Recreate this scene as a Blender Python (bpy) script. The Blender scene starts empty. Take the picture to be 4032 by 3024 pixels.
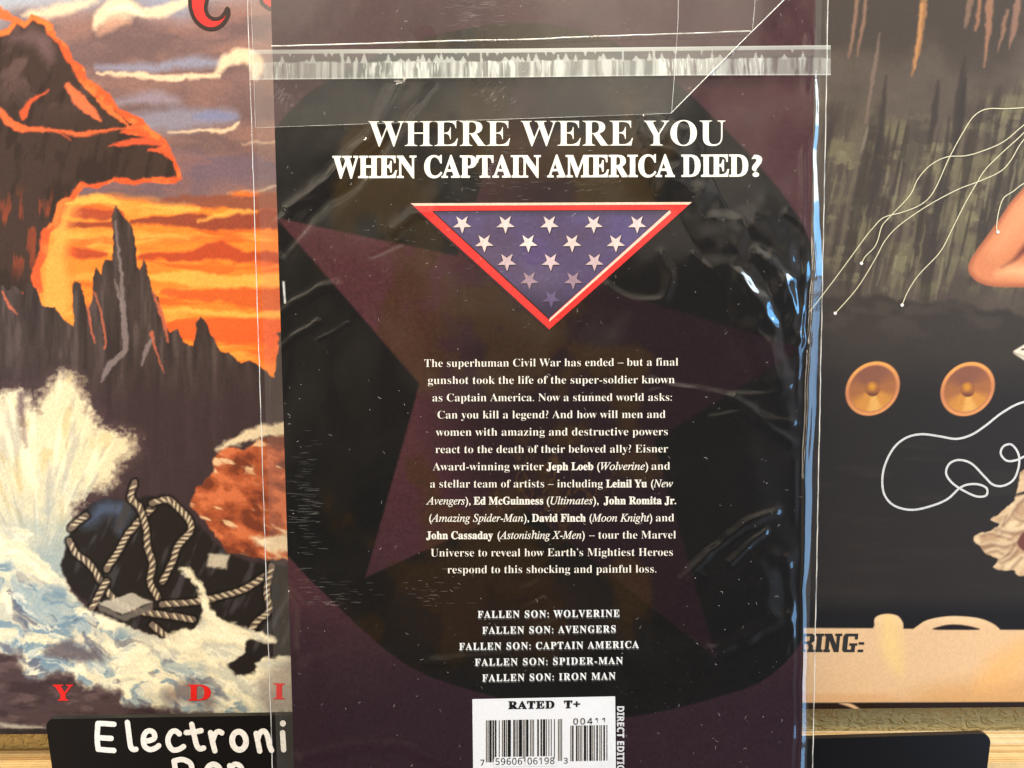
import bpy, math, random
import numpy as np
from mathutils import Matrix, Vector

rnd = random.Random(7)
sc = bpy.context.scene
COL = sc.collection

# ------------------------------------------------------------------ camera
FPX, PW, PH = 2795.0, 4032.0, 3024.0          # focal length and photograph size in photo pixels
PITCH, ROLL = math.radians(-3.8), math.radians(-0.5)
cam = bpy.data.cameras.new('camera')
cam.sensor_width = 36.0
cam.lens = 36.0 * FPX / PW
cam.clip_start, cam.clip_end = 0.01, 50
camo = bpy.data.objects.new('camera', cam)
COL.objects.link(camo)
CAMM = Matrix.Rotation(math.radians(90) + PITCH, 4, 'X') @ Matrix.Rotation(ROLL, 4, 'Z')
camo.matrix_world = CAMM
cam.dof.use_dof = True
cam.dof.focus_distance = 0.232
cam.dof.aperture_fstop = 45.0
sc.camera = camo

# ------------------------------------------------------------------ world (dim warm room) and lamps
world = bpy.data.worlds.new('World')
sc.world = world
world.use_nodes = True
wt = world.node_tree
wn = wt.nodes
bg = wn['Background']
tc = wn.new('ShaderNodeTexCoord')
sep = wn.new('ShaderNodeSeparateXYZ')
wt.links.new(tc.outputs['Generated'], sep.inputs[0])
ramp = wn.new('ShaderNodeValToRGB')
mr = wn.new('ShaderNodeMapRange')
mr.inputs['From Min'].default_value = -1
wt.links.new(sep.outputs['Z'], mr.inputs['Value'])
wt.links.new(mr.outputs[0], ramp.inputs[0])
els = ramp.color_ramp.elements
els[0].position = 0.0; els[0].color = (0.02, 0.018, 0.018, 1)
els[1].position = 1.0; els[1].color = (1.2, 1.0, 0.78, 1)
for p, c in ((0.40, (0.035, 0.03, 0.028, 1)), (0.50, (0.13, 0.095, 0.065, 1)), (0.58, (0.26, 0.21, 0.16, 1)),
             (0.64, (0.50, 0.42, 0.33, 1)), (0.70, (1.0, 0.86, 0.68, 1)), (0.85, (1.1, 0.95, 0.75, 1))):
    e = els.new(p); e.color = c
nz = wn.new('ShaderNodeTexNoise')
nz.inputs['Scale'].default_value = 3.2
nz.inputs['Detail'].default_value = 3
nz.inputs['Roughness'].default_value = 0.45
wt.links.new(tc.outputs['Generated'], nz.inputs['Vector'])
nr = wn.new('ShaderNodeMapRange')
nr.inputs['From Min'].default_value = 0.38
nr.inputs['From Max'].default_value = 0.62
nr.inputs['To Min'].default_value = 0.2
nr.inputs['To Max'].default_value = 1.8
wt.links.new(nz.outputs['Fac'], nr.inputs['Value'])
mul = wn.new('ShaderNodeMix'); mul.data_type = 'RGBA'; mul.blend_type = 'MULTIPLY'
mul.inputs[0].default_value = 1.0
wt.links.new(ramp.outputs[0], mul.inputs[6])
wt.links.new(nr.outputs[0], mul.inputs[7])
side = wn.new('ShaderNodeValToRGB')                  # warm room to the left, cool daylight bounce to the right
mx_ = wn.new('ShaderNodeMapRange'); mx_.inputs['From Min'].default_value = -1
wt.links.new(sep.outputs['X'], mx_.inputs['Value']); wt.links.new(mx_.outputs[0], side.inputs[0])
se = side.color_ramp.elements
se[0].position = 0.0; se[0].color = (0.42, 0.30, 0.20, 1)
se[1].position = 1.0; se[1].color = (0.34, 0.38, 0.46, 1)
for p, c in ((0.18, (0.34, 0.25, 0.17, 1)), (0.34, (0, 0, 0, 1)), (0.68, (0, 0, 0, 1)), (0.80, (0.24, 0.27, 0.33, 1))):
    e = se.new(p); e.color = c
adds = wn.new('ShaderNodeMix'); adds.data_type = 'RGBA'; adds.blend_type = 'ADD'; adds.inputs[0].default_value = 1.0
wt.links.new(mul.outputs[2], adds.inputs[6]); wt.links.new(side.outputs[0], adds.inputs[7])
wt.links.new(adds.outputs[2], bg.inputs['Color'])
bg.inputs['Strength'].default_value = 0.85

def area(name, loc, target, sx, sy, power, color):
    l = bpy.data.lights.new(name, 'AREA')
    l.shape = 'RECTANGLE'; l.size = sx; l.size_y = sy
    l.energy = power; l.color = color
    o = bpy.data.objects.new(name, l)
    COL.objects.link(o)
    o.location = loc
    o.rotation_euler = (Vector(target) - Vector(loc)).to_track_quat('-Z', 'Y').to_euler()
    return o

area('ceiling_lamp', (-0.06, -0.40, 0.82), (0.0, 0.26, -0.04), 0.55, 0.40, 19.0, (1.0, 0.87, 0.68))
area('window_light_upper', (0.92, -0.30, 0.45), (0.10, 0.23, 0.03), 0.30, 0.34, 5.5, (0.78, 0.90, 1.0))
area('window_light_middle', (0.92, -0.30, 0.165), (0.10, 0.23, 0.02), 0.30, 0.24, 3.4, (0.16, 0.52, 1.0))
area('window_light_lower', (0.92, -0.30, -0.33), (0.10, 0.23, -0.05), 0.30, 0.75, 4.2, (0.24, 0.52, 0.92))
area('side_fill', (-0.95, -0.40, -0.05), (0.0, 0.27, -0.08), 0.35, 0.45, 4.2, (1.0, 0.86, 0.66))  # added low warm fill to brighten the wall strip and sleeves

sc.view_settings.view_transform = 'Standard'
sc.view_settings.look = 'None'
sc.view_settings.exposure = 0.0
sc.view_settings.gamma = 1.0
sc.view_settings.use_curve_mapping = False
sc.cycles.transparent_max_bounces = 16

# ------------------------------------------------------------------ planes: photo pixel -> point on a real plane
ROT = np.array(CAMM.to_3x3())

class Plane:
    """A flat thing: origin, right axis u, up axis v, normal n (towards the viewer)."""
    def __init__(self, depth, lean=0.0, at=(2016, 1512)):
        self.u = np.array((1.0, 0, 0))
        self.v = np.array((0, -math.sin(lean), math.cos(lean)))
        self.n = np.cross(self.u, self.v)
        d = ROT @ np.array(((at[0] - PW / 2) / FPX, -(at[1] - PH / 2) / FPX, -1.0))
        self.o = d * (depth / d[1])
    def local(self, px, py):
        px = np.asarray(px, float); py = np.asarray(py, float)
        d = np.stack(((px - PW / 2) / FPX, -(py - PH / 2) / FPX, -np.ones_like(px)), -1) @ ROT.T
        t = (self.o @ self.n) / (d @ self.n)
        p = d * t[..., None] - self.o
        return p @ self.u, p @ self.v
    def pix(self, a, b):
        p = self.o + np.asarray(a)[..., None] * self.u + np.asarray(b)[..., None] * self.v
        c = p @ ROT
        return PW / 2 - FPX * c[..., 0] / c[..., 2], PH / 2 + FPX * c[..., 1] / c[..., 2]
    def matrix(self):
        m = Matrix.Identity(4)
        for i in range(3):
            m[i][0], m[i][1], m[i][2], m[i][3] = self.u[i], self.v[i], self.n[i], self.o[i]
        return m

COMIC = Plane(0.227)
LEFT = Plane(0.282)
RIGHT = Plane(0.285)
PX = 0.227 / FPX                              # one photo pixel at the comic, in metres

# ------------------------------------------------------------------ object helpers
def thing(name, label, cat, plane=None, group=None):
    o = bpy.data.objects.new(name, None)
    o.empty_display_size = 0.02
    COL.objects.link(o)
    if plane is not None:
        o.matrix_world = plane.matrix()
    o['label'] = label; o['category'] = cat
    if group: o['group'] = group
    return o

def link(name, me, mat, parent=None, label=None):
    o = bpy.data.objects.new(name, me)
    COL.objects.link(o)
    if mat is not None: me.materials.append(mat)
    if parent is not None: o.parent = parent
    if label: o['label'] = label
    return o

def mesh(verts, faces, smooth=False):
    me = bpy.data.meshes.new('m')
    me.from_pydata([tuple(map(float, v)) for v in verts], [], [tuple(int(i) for i in f) for f in faces])
    if smooth:
        me.polygons.foreach_set('use_smooth', np.ones(len(me.polygons), bool))
    me.update()
    return me

def grid_mesh(A, B, Z, smooth=True):
    ny, nx = A.shape
    me = bpy.data.meshes.new('grid')
    co = np.stack((A, B, Z), -1).reshape(-1, 3).astype(np.float32)
    idx = np.arange(nx * ny).reshape(ny, nx)
    q = np.stack((idx[:-1, :-1], idx[1:, :-1], idx[1:, 1:], idx[:-1, 1:]), -1).reshape(-1, 4).astype(np.int32)
    me.vertices.add(len(co)); me.vertices.foreach_set('co', co.ravel())
    me.loops.add(q.size); me.loops.foreach_set('vertex_index', q.ravel())
    me.polygons.add(len(q))
    me.polygons.foreach_set('loop_start', np.arange(0, q.size, 4, dtype=np.int32))
    if smooth: me.polygons.foreach_set('use_smooth', np.ones(len(q), bool))
    me.update(calc_edges=True)
    return me

def slab(plane, pts, thick, back, name, mat, parent, mat_label=None):
    """A sheet with an outline in photo pixels and real thickness behind its face."""
    a, b = plane.local([p[0] for p in pts], [p[1] for p in pts])
    n = len(pts)
    vs = [(a[i], b[i], back) for i in range(n)] + [(a[i], b[i], back - thick) for i in range(n)]
    fs = [list(range(n))[::-1], list(range(n, 2 * n))]
    fs += [[i, (i + 1) % n, n + (i + 1) % n, n + i] for i in range(n)]
    me = mesh(vs, fs)
    import bmesh
    bm = bmesh.new(); bm.from_mesh(me); bmesh.ops.recalc_face_normals(bm, faces=bm.faces); bm.to_mesh(me); bm.free()
    return link(name, me, mat, parent, mat_label)

def flat(plane, polys, z, name, mat, parent, dz=0.0, label=None):
    """Printed flat shapes: outlines in photo pixels laid on a plane."""
    vs, fs = [], []
    for k, pts in enumerate(polys):
        ar = sum(pts[i][0] * pts[(i + 1) % len(pts)][1] - pts[(i + 1) % len(pts)][0] * pts[i][1] for i in range(len(pts)))
        if ar > 0: pts = pts[::-1]
        a, b = plane.local([p[0] for p in pts], [p[1] for p in pts])
        s = len(vs)
        vs += [(a[i], b[i], z + dz * k) for i in range(len(pts))]
        fs.append(list(range(s, s + len(pts))))
    return link(name, mesh(vs, fs), mat, parent, label)

def smooth_line(pts, n=8, closed=False):
    P = [np.array(p, float) for p in pts]
    m = len(P); out = []
    for i in range(m if closed else m - 1):
        p0 = P[(i - 1) % m] if closed or i > 0 else P[0]
        p1 = P[i]; p2 = P[(i + 1) % m]
        p3 = P[(i + 2) % m] if closed or i + 2 < m else P[-1]
        for k in range(n):
            t = k / n
            out.append(0.5 * (2 * p1 + (p2 - p0) * t + (2 * p0 - 5 * p1 + 4 * p2 - p3) * t * t + (3 * p1 - p0 - 3 * p2 + p3) * t ** 3))
    if not closed: out.append(P[-1])
    return [tuple(p) for p in out]

def ribbon(pts, w, caps=True):
    """Polygons (photo pixels) of a stroke of width w (number or list) along pts with round ends."""
    n = len(pts)
    ws = list(w) if hasattr(w, '__len__') else [w] * n
    L, R = [], []
    for i in range(n):
        a = np.array(pts[max(i - 1, 0)][:2]); b = np.array(pts[min(i + 1, n - 1)][:2])
        d = b - a; d = d / (np.hypot(*d) + 1e-9)
        nn = np.array((-d[1], d[0])) * ws[i] / 2
        L.append(tuple(np.array(pts[i][:2]) + nn)); R.append(tuple(np.array(pts[i][:2]) - nn))
    polys = [[L[i], L[i + 1], R[i + 1], R[i]] for i in range(n - 1)]
    if caps:
        for i in (0, n - 1):
            polys.append([(pts[i][0] + ws[i] / 2 * math.cos(t * math.pi / 9), pts[i][1] + ws[i] / 2 * math.sin(t * math.pi / 9)) for t in range(18)])
    return polys

# ------------------------------------------------------------------ materials
def lin(c):
    c = np.asarray(c, float) / 255.0
    return np.where(c <= 0.04045, c / 12.92, ((c + 0.055) / 1.055) ** 2.4)

def rgba(c, k=0.85):
    l = lin(c) * k
    return (float(l[0]), float(l[1]), float(l[2]), 1.0)

def ink(name, c, rough=0.45, k=0.85, spec=0.35, var=0.12, scale=900.0, bump=0.0):
    m = bpy.data.materials.new(name); m.use_nodes = True
    nt = m.node_tree; b = nt.nodes['Principled BSDF']
    b.inputs['Roughness'].default_value = rough
    b.inputs['Specular IOR Level'].default_value = spec
    t = nt.nodes.new('ShaderNodeTexCoord')
    n = nt.nodes.new('ShaderNodeTexNoise'); n.inputs['Scale'].default_value = scale; n.inputs['Detail'].default_value = 3
    nt.links.new(t.outputs['Object'], n.inputs['Vector'])
    r = nt.nodes.new('ShaderNodeMapRange')
    r.inputs['From Min'].default_value = 0.3; r.inputs['From Max'].default_value = 0.7
    r.inputs['To Min'].default_value = 1 - var; r.inputs['To Max'].default_value = 1 + var
    nt.links.new(n.outputs['Fac'], r.inputs['Value'])
    x = nt.nodes.new('ShaderNodeMix'); x.data_type = 'RGBA'; x.blend_type = 'MULTIPLY'; x.inputs[0].default_value = 1
    x.inputs[6].default_value = rgba(c, k)
    nt.links.new(r.outputs[0], x.inputs[7])
    nt.links.new(x.outputs[2], b.inputs['Base Color'])
    if bump:
        bp = nt.nodes.new('ShaderNodeBump'); bp.inputs['Strength'].default_value = bump; bp.inputs['Distance'].default_value = 0.0002
        nt.links.new(n.outputs['Fac'], bp.inputs['Height']); nt.links.new(bp.outputs[0], b.inputs['Normal'])
    return m

def painted(name, rough=0.4, spec=0.3, grain=0.16, gscale=1500.0, weave=False, coat=0.0):
    """Print whose colours lie in the mesh's own 'paint' attribute, with paper grain."""
    m = bpy.data.materials.new(name); m.use_nodes = True
    nt = m.node_tree; b = nt.nodes['Principled BSDF']
    b.inputs['Roughness'].default_value = rough
    b.inputs['Specular IOR Level'].default_value = spec
    b.inputs['Coat Weight'].default_value = coat
    b.inputs['Coat Roughness'].default_value = 0.08
    a = nt.nodes.new('ShaderNodeAttribute'); a.attribute_name = 'paint'
    t = nt.nodes.new('ShaderNodeTexCoord')
    mp = nt.nodes.new('ShaderNodeMapping'); mp.inputs['Scale'].default_value = (1.0, 0.45 if weave else 1.0, 1.0)
    nt.links.new(t.outputs['Object'], mp.inputs['Vector'])
    n = nt.nodes.new('ShaderNodeTexNoise'); n.inputs['Scale'].default_value = gscale; n.inputs['Detail'].default_value = 2
    nt.links.new(mp.outputs[0], n.inputs['Vector'])
    r = nt.nodes.new('ShaderNodeMapRange')
    r.inputs['From Min'].default_value = 0.3; r.inputs['From Max'].default_value = 0.7
    r.inputs['To Min'].default_value = 1 - grain; r.inputs['To Max'].default_value = 1 + grain
    nt.links.new(n.outputs['Fac'], r.inputs['Value'])
    x = nt.nodes.new('ShaderNodeMix'); x.data_type = 'RGBA'; x.blend_type = 'MULTIPLY'; x.inputs[0].default_value = 1
    nt.links.new(a.outputs['Color'], x.inputs[6]); nt.links.new(r.outputs[0], x.inputs[7])
    nt.links.new(x.outputs[2], b.inputs['Base Color'])
    bp = nt.nodes.new('ShaderNodeBump'); bp.inputs['Strength'].default_value = 0.15; bp.inputs['Distance'].default_value = 0.0001
    nt.links.new(n.outputs['Fac'], bp.inputs['Height']); nt.links.new(bp.outputs[0], b.inputs['Normal'])
    return m

def film(name, gain=1.7, haze=0.012, rough=0.06, tint=(1, 1, 1), bump=0.0, bscale=60.0):
    """Thin clear plastic: light goes straight through, part mirrors by Fresnel, a little haze."""
    m = bpy.data.materials.new(name); m.use_nodes = True
    nt = m.node_tree; nt.nodes.remove(nt.nodes['Principled BSDF'])
    out = nt.nodes['Material Output']
    tr = nt.nodes.new('ShaderNodeBsdfTransparent'); tr.inputs[0].default_value = (*tint, 1)
    gl = nt.nodes.new('ShaderNodeBsdfAnisotropic'); gl.inputs['Roughness'].default_value = rough
    gl.inputs['Color'].default_value = (1, 1, 1, 1)
    # mirror share of a two-sided sheet: 0.04 head-on, rising towards grazing, the same from both sides
    ge = nt.nodes.new('ShaderNodeNewGeometry')
    dp = nt.nodes.new('ShaderNodeVectorMath'); dp.operation = 'DOT_PRODUCT'
    nt.links.new(ge.outputs['Incoming'], dp.inputs[0]); nt.links.new(ge.outputs['Normal'], dp.inputs[1])
    ab = nt.nodes.new('ShaderNodeMath'); ab.operation = 'ABSOLUTE'; nt.links.new(dp.outputs['Value'], ab.inputs[0])
    om = nt.nodes.new('ShaderNodeMath'); om.operation = 'SUBTRACT'; om.inputs[0].default_value = 1.0; nt.links.new(ab.outputs[0], om.inputs[1])
    pw = nt.nodes.new('ShaderNodeMath'); pw.operation = 'POWER'; pw.inputs[1].default_value = 5.0; nt.links.new(om.outputs[0], pw.inputs[0])
    ma = nt.nodes.new('ShaderNodeMath'); ma.operation = 'MULTIPLY_ADD'; ma.inputs[1].default_value = 0.9; ma.inputs[2].default_value = 0.042
    nt.links.new(pw.outputs[0], ma.inputs[0])
    mm = nt.nodes.new('ShaderNodeMath'); mm.operation = 'MULTIPLY'; mm.inputs[1].default_value = gain; mm.use_clamp = True
    nt.links.new(ma.outputs[0], mm.inputs[0])
    mx = nt.nodes.new('ShaderNodeMixShader')
    nt.links.new(mm.outputs[0], mx.inputs[0]); nt.links.new(tr.outputs[0], mx.inputs[1]); nt.links.new(gl.outputs[0], mx.inputs[2])
    df = nt.nodes.new('ShaderNodeBsdfDiffuse'); df.inputs[0].default_value = (0.8, 0.8, 0.78, 1)
    m2 = nt.nodes.new('ShaderNodeMixShader'); m2.inputs[0].default_value = haze
    nt.links.new(mx.outputs[0], m2.inputs[1]); nt.links.new(df.outputs[0], m2.inputs[2])
    nt.links.new(m2.outputs[0], out.inputs[0])
    if bump:
        t = nt.nodes.new('ShaderNodeTexCoord')
        n = nt.nodes.new('ShaderNodeTexNoise'); n.inputs['Scale'].default_value = bscale; n.inputs['Detail'].default_value = 4
        nt.links.new(t.outputs['Object'], n.inputs['Vector'])
        bp = nt.nodes.new('ShaderNodeBump'); bp.inputs['Strength'].default_value = bump; bp.inputs['Distance'].default_value = 0.001
        nt.links.new(n.outputs['Fac'], bp.inputs['Height'])
        nt.links.new(bp.outputs[0], gl.inputs['Normal'])
    return m

def milky(name, color, fac=None, gloss=0.06, rough=0.2):
    """Cloudy plastic: 'paint' attribute (or fac) says how opaque the cloudiness is."""
    m = bpy.data.materials.new(name); m.use_nodes = True
    nt = m.node_tree; nt.nodes.remove(nt.nodes['Principled BSDF'])
    out = nt.nodes['Material Output']
    tr = nt.nodes.new('ShaderNodeBsdfTransparent')
    df = nt.nodes.new('ShaderNodeBsdfDiffuse'); df.inputs[0].default_value = (*color, 1)
    mx = nt.nodes.new('ShaderNodeMixShader')
    if fac is None:
        a = nt.nodes.new('ShaderNodeAttribute'); a.attribute_name = 'paint'
        nt.links.new(a.outputs['Fac'], mx.inputs[0])
    else:
        t = nt.nodes.new('ShaderNodeTexCoord'); n = nt.nodes.new('ShaderNodeTexNoise'); n.inputs['Scale'].default_value = 140; n.inputs['Detail'].default_value = 3
        nt.links.new(t.outputs['Object'], n.inputs['Vector'])
        r = nt.nodes.new('ShaderNodeMapRange'); r.inputs['From Min'].default_value = 0.36; r.inputs['From Max'].default_value = 0.64
        r.inputs['To Min'].default_value = fac * .35; r.inputs['To Max'].default_value = min(1, fac * 1.45)
        nt.links.new(n.outputs['Fac'], r.inputs['Value']); nt.links.new(r.outputs[0], mx.inputs[0])
    nt.links.new(tr.outputs[0], mx.inputs[1]); nt.links.new(df.outputs[0], mx.inputs[2])
    gl = nt.nodes.new('ShaderNodeBsdfAnisotropic'); gl.inputs['Roughness'].default_value = rough
    m2 = nt.nodes.new('ShaderNodeMixShader'); m2.inputs[0].default_value = gloss
    nt.links.new(mx.outputs[0], m2.inputs[1]); nt.links.new(gl.outputs[0], m2.inputs[2])
    nt.links.new(m2.outputs[0], out.inputs[0])
    return m

# ------------------------------------------------------------------ numpy paint box
_tab = np.random.RandomState(3).rand(512, 512)

def vn(x, y, seed=0):
    x = np.asarray(x, float) + seed * 37.13; y = np.asarray(y, float) + seed * 91.7
    ix = np.floor(x).astype(int); iy = np.floor(y).astype(int)
    fx = x - ix; fy = y - iy
    fx = fx * fx * (3 - 2 * fx); fy = fy * fy * (3 - 2 * fy)
    a = _tab[ix & 511, iy & 511]; b = _tab[(ix + 1) & 511, iy & 511]
    c = _tab[ix & 511, (iy + 1) & 511]; d = _tab[(ix + 1) & 511, (iy + 1) & 511]
    return (a * (1 - fx) + b * fx) * (1 - fy) + (c * (1 - fx) + d * fx) * fy

def fbm(x, y, seed=0, oct=4, gain=0.5):
    s = 0; a = 1; t = 0
    for k in range(oct):
        s = s + a * vn(x * 2 ** k, y * 2 ** k, seed + k * 5); t += a; a *= gain
    return s / t

def ss(a, b, x):
    t = np.clip((x - a) / (b - a), 0, 1)
    return t * t * (3 - 2 * t)

class Canvas:
    def __init__(self, X, Y, base):
        self.X, self.Y = X, Y
        self.c = np.zeros(X.shape + (3,)); self.c[:] = base
    def put(self, col, mask):
        col = np.asarray(col, float)
        self.c = self.c * (1 - mask[..., None]) + col * mask[..., None]
    def _d(self, X, Y, pts, ws=None, closed=False):
        best = np.full(X.shape, 1e9); n = len(pts)
        for i in range(n if closed else n - 1):
            x0, y0 = pts[i][:2]; x1, y1 = pts[(i + 1) % n][:2]
            dx, dy = x1 - x0, y1 - y0
            t = np.clip(((X - x0) * dx + (Y - y0) * dy) / (dx * dx + dy * dy + 1e-9), 0, 1)
            d = np.hypot(X - x0 - t * dx, Y - y0 - t * dy)
            if ws is not None: d = d - (ws[i] * (1 - t) + ws[(i + 1) % n] * t) / 2
            best = np.minimum(best, d)
        return best
    def poly(self, pts, soft=4, warp=0, ws=40, seed=1):
        """Soft inside mask of an outline, its edge roughened by noise."""
        X, Y = self.X, self.Y
        xs = [p[0] for p in pts]; ys = [p[1] for p in pts]; mgn = soft * 3 + warp * 2
        sel = (X > min(xs) - mgn) & (X < max(xs) + mgn) & (Y > min(ys) - mgn) & (Y < max(ys) + mgn)
        m = np.zeros(X.shape)
        x, y = X[sel], Y[sel]
        if warp:
            x = x + (fbm(x / ws, y / ws, seed) - 0.5) * 2 * warp
            y = y + (fbm(x / ws, y / ws, seed + 3) - 0.5) * 2 * warp
        d = self._d(x, y, pts, closed=True)
        ins = np.zeros(x.shape, bool); n = len(pts)
        for i in range(n):
            x0, y0 = pts[i]; x1, y1 = pts[(i + 1) % n]
            if y0 == y1: continue
            c = ((y0 > y) != (y1 > y)) & (x < (x1 - x0) * (y - y0) / (y1 - y0) + x0)
            ins ^= c
        m[sel] = np.clip(0.5 + np.where(ins, d, -d) / (2 * soft), 0, 1)
        return m
    def line(self, pts, w, soft=4, warp=0, ws=30, seed=2, smooth=True):
        """Brush stroke mask; w is a width or one width per point."""
        wl = list(w) if hasattr(w, '__len__') else [w] * len(pts)
        P = [(p[0], p[1], ww) for p, ww in zip(pts, wl)]
        if smooth: P = smooth_line(P, 6)
        X, Y = self.X, self.Y; mw = max(wl) + soft * 3 + warp * 2
        xs = [p[0] for p in P]; ys = [p[1] for p in P]
        sel = (X > min(xs) - mw) & (X < max(xs) + mw) & (Y > min(ys) - mw) & (Y < max(ys) + mw)
        m = np.zeros(X.shape); x, y = X[sel], Y[sel]
        if warp:
            x = x + (fbm(x / ws, y / ws, seed) - 0.5) * 2 * warp
            y = y + (fbm(x / ws, y / ws, seed + 3) - 0.5) * 2 * warp
        d = self._d(x, y, P, [p[2] for p in P])
        m[sel] = np.clip(0.5 - d / (2 * soft), 0, 1)
        return m

def axis(lo, hi, vlo, vhi, step, coarse):
    """Dense coordinates where the picture looks, coarse beyond."""
    parts = []
    if lo < vlo: parts.append(np.linspace(lo, vlo, max(2, int((vlo - lo) / coarse)), endpoint=False))
    parts.append(np.linspace(vlo, vhi, int((vhi - vlo) / step)))
    if hi > vhi: parts.append(np.linspace(vhi, hi, max(2, int((hi - vhi) / coarse)))[1:])
    return np.concatenate(parts)

def art_mesh(plane, ax, ay, z, fn, k=0.85):
    """Grid in the plane's own metres (ax, ay), painted by fn at the matching photo coordinates."""
    A, B = np.meshgrid(ax, ay)
    X, Y = plane.pix(A, B)
    me = grid_mesh(A, B[:, :], np.full_like(A, z))
    me.flip_normals()
    cv = fn(X, Y)
    c = lin(np.clip(cv, 0, 255)) * k
    at = me.attributes.new('paint', 'FLOAT_COLOR', 'POINT')
    at.data.foreach_set('color', np.concatenate((c.reshape(-1, 3), np.ones((c.size // 3, 1))), 1).astype(np.float32).ravel())
    return me

def span(plane, x0, x1, vx0, vx1, yt, yb, vyt, vyb, step=3.6, coarse=30):
    """Axes in metres for a sheet whose corners and visible window are given in photo pixels."""
    s = abs(plane.local([2017], [1512])[0][0] - plane.local([2016], [1512])[0][0])
    cx = lambda x, y=1512: float(plane.local([x], [y])[0][0])
    cy = lambda y, x=2016: float(plane.local([x], [y])[1][0])
    return (axis(cx(x0), cx(x1), cx(vx0), cx(vx1), step * s, coarse * s),
            axis(cy(yb), cy(yt), cy(vyb), cy(vyt), step * s, coarse * s))

# ------------------------------------------------------------------ lettering
_cache = {}
def style(s, st):
    up, lo = {'serif': (0x1D400, 0x1D41A), 'italic': (0x1D434, 0x1D44E), 'slant': (0x1D468, 0x1D482),
              'sans': (0x1D5D4, 0x1D5EE), 'thin': (0x1D5A0, 0x1D5BA), 'plain': (None, None)}[st]
    if up is None: return s
    r = ''
    for ch in s:
        if 'A' <= ch <= 'Z': r += chr(up + ord(ch) - 65)
        elif 'a' <= ch <= 'z': r += '\u210e' if (st == 'italic' and ch == 'h') else chr(lo + ord(ch) - 97)
        elif ch.isdigit() and st in ('serif', 'sans', 'thin'): r += chr({'serif': 0x1D7CE, 'sans': 0x1D7EC, 'thin': 0x1D7E2}[st] + int(ch))
        else: r += ch
    return r

def glyphs(s, st, off=0.0, space=1.0):
    key = (s, st, off, space)
    if key in _cache: return _cache[key]
    c = bpy.data.curves.new('letters', 'FONT')
    c.body = style(s, st); c.size = 1; c.offset = off; c.space_character = space; c.resolution_u = 4
    o = bpy.data.objects.new('letters', c); COL.objects.link(o)
    bpy.context.view_layer.update()
    me = bpy.data.meshes.new_from_object(o.evaluated_get(bpy.context.evaluated_depsgraph_get()))
    v = np.zeros(len(me.vertices) * 3); me.vertices.foreach_get('co', v); v = v.reshape(-1, 3)
    f = [tuple(p.vertices) for p in me.polygons]
    bpy.data.objects.remove(o); bpy.data.curves.remove(c); bpy.data.meshes.remove(me)
    _cache[key] = (v[:, :2].copy(), f)
    return _cache[key]

def lettering(plane, lines, z, name, mat, parent, shift=(0, 0), label=None):
    """lines: (text, style, weight, spacing, x left, x right, baseline left, baseline right, cap height) in photo pixels."""
    V, F = [], []; n = 0
    for (s, st, off, sp, xl, xr, yl, yr, cap) in lines:
        v, f = glyphs(s, st, off, sp)
        hv, _ = glyphs('H', st, off, 1.0)
        k = cap / hv[:, 1].max()
        x0, x1 = v[:, 0].min(), v[:, 0].max()
        t = (v[:, 0] - x0) / (x1 - x0)
        px = xl + t * (xr - xl) + shift[0]
        py = yl + t * (yr - yl) - v[:, 1] * k + shift[1]
        a, b = plane.local(px, py)
        V.append(np.stack((a, b, np.full_like(a, z)), -1))
        F += [tuple(i + n for i in q) for q in f]
        n += len(v)
    V = np.concatenate(V)
    me = mesh(V, F)
    if len(me.polygons) and me.polygons[0].normal.z < 0: me.flip_normals()
    return link(name, me, mat, parent, label)

# ================================================================== STRUCTURE: the wall behind
WALL_Y = 0.300
wm = ink('textured_plaster', (236, 204, 132), 0.7, 0.80, 0.3, 0.05, 900)
nt = wm.node_tree; b = nt.nodes['Principled BSDF']
t = nt.nodes.new('ShaderNodeTexCoord')
mp = nt.nodes.new('ShaderNodeMapping'); mp.inputs['Scale'].default_value = (1, 1, 1.7)
nt.links.new(t.outputs['Object'], mp.inputs['Vector'])
n1 = nt.nodes.new('ShaderNodeTexNoise'); n1.inputs['Scale'].default_value = 210; n1.inputs['Detail'].default_value = 2.5; n1.inputs['Distortion'].default_value = 1.0
nt.links.new(mp.outputs[0], n1.inputs['Vector'])
r1 = nt.nodes.new('ShaderNodeMapRange'); r1.inputs['From Min'].default_value = 0.42; r1.inputs['From Max'].default_value = 0.6
nt.links.new(n1.outputs['Fac'], r1.inputs['Value'])
bp = nt.nodes.new('ShaderNodeBump'); bp.inputs['Strength'].default_value = 0.55; bp.inputs['Distance'].default_value = 0.0012
nt.links.new(r1.outputs[0], bp.inputs['Height']); nt.links.new(bp.outputs[0], b.inputs['Normal'])
w = link('wall', mesh([(-1.2, WALL_Y, -0.6), (1.2, WALL_Y, -0.6), (1.2, WALL_Y, 0.9), (-1.2, WALL_Y, 0.9)], [(0, 1, 2, 3)]), wm)
w['kind'] = 'structure'; w['label'] = 'olive tan textured plaster wall behind the record sleeves'

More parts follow.
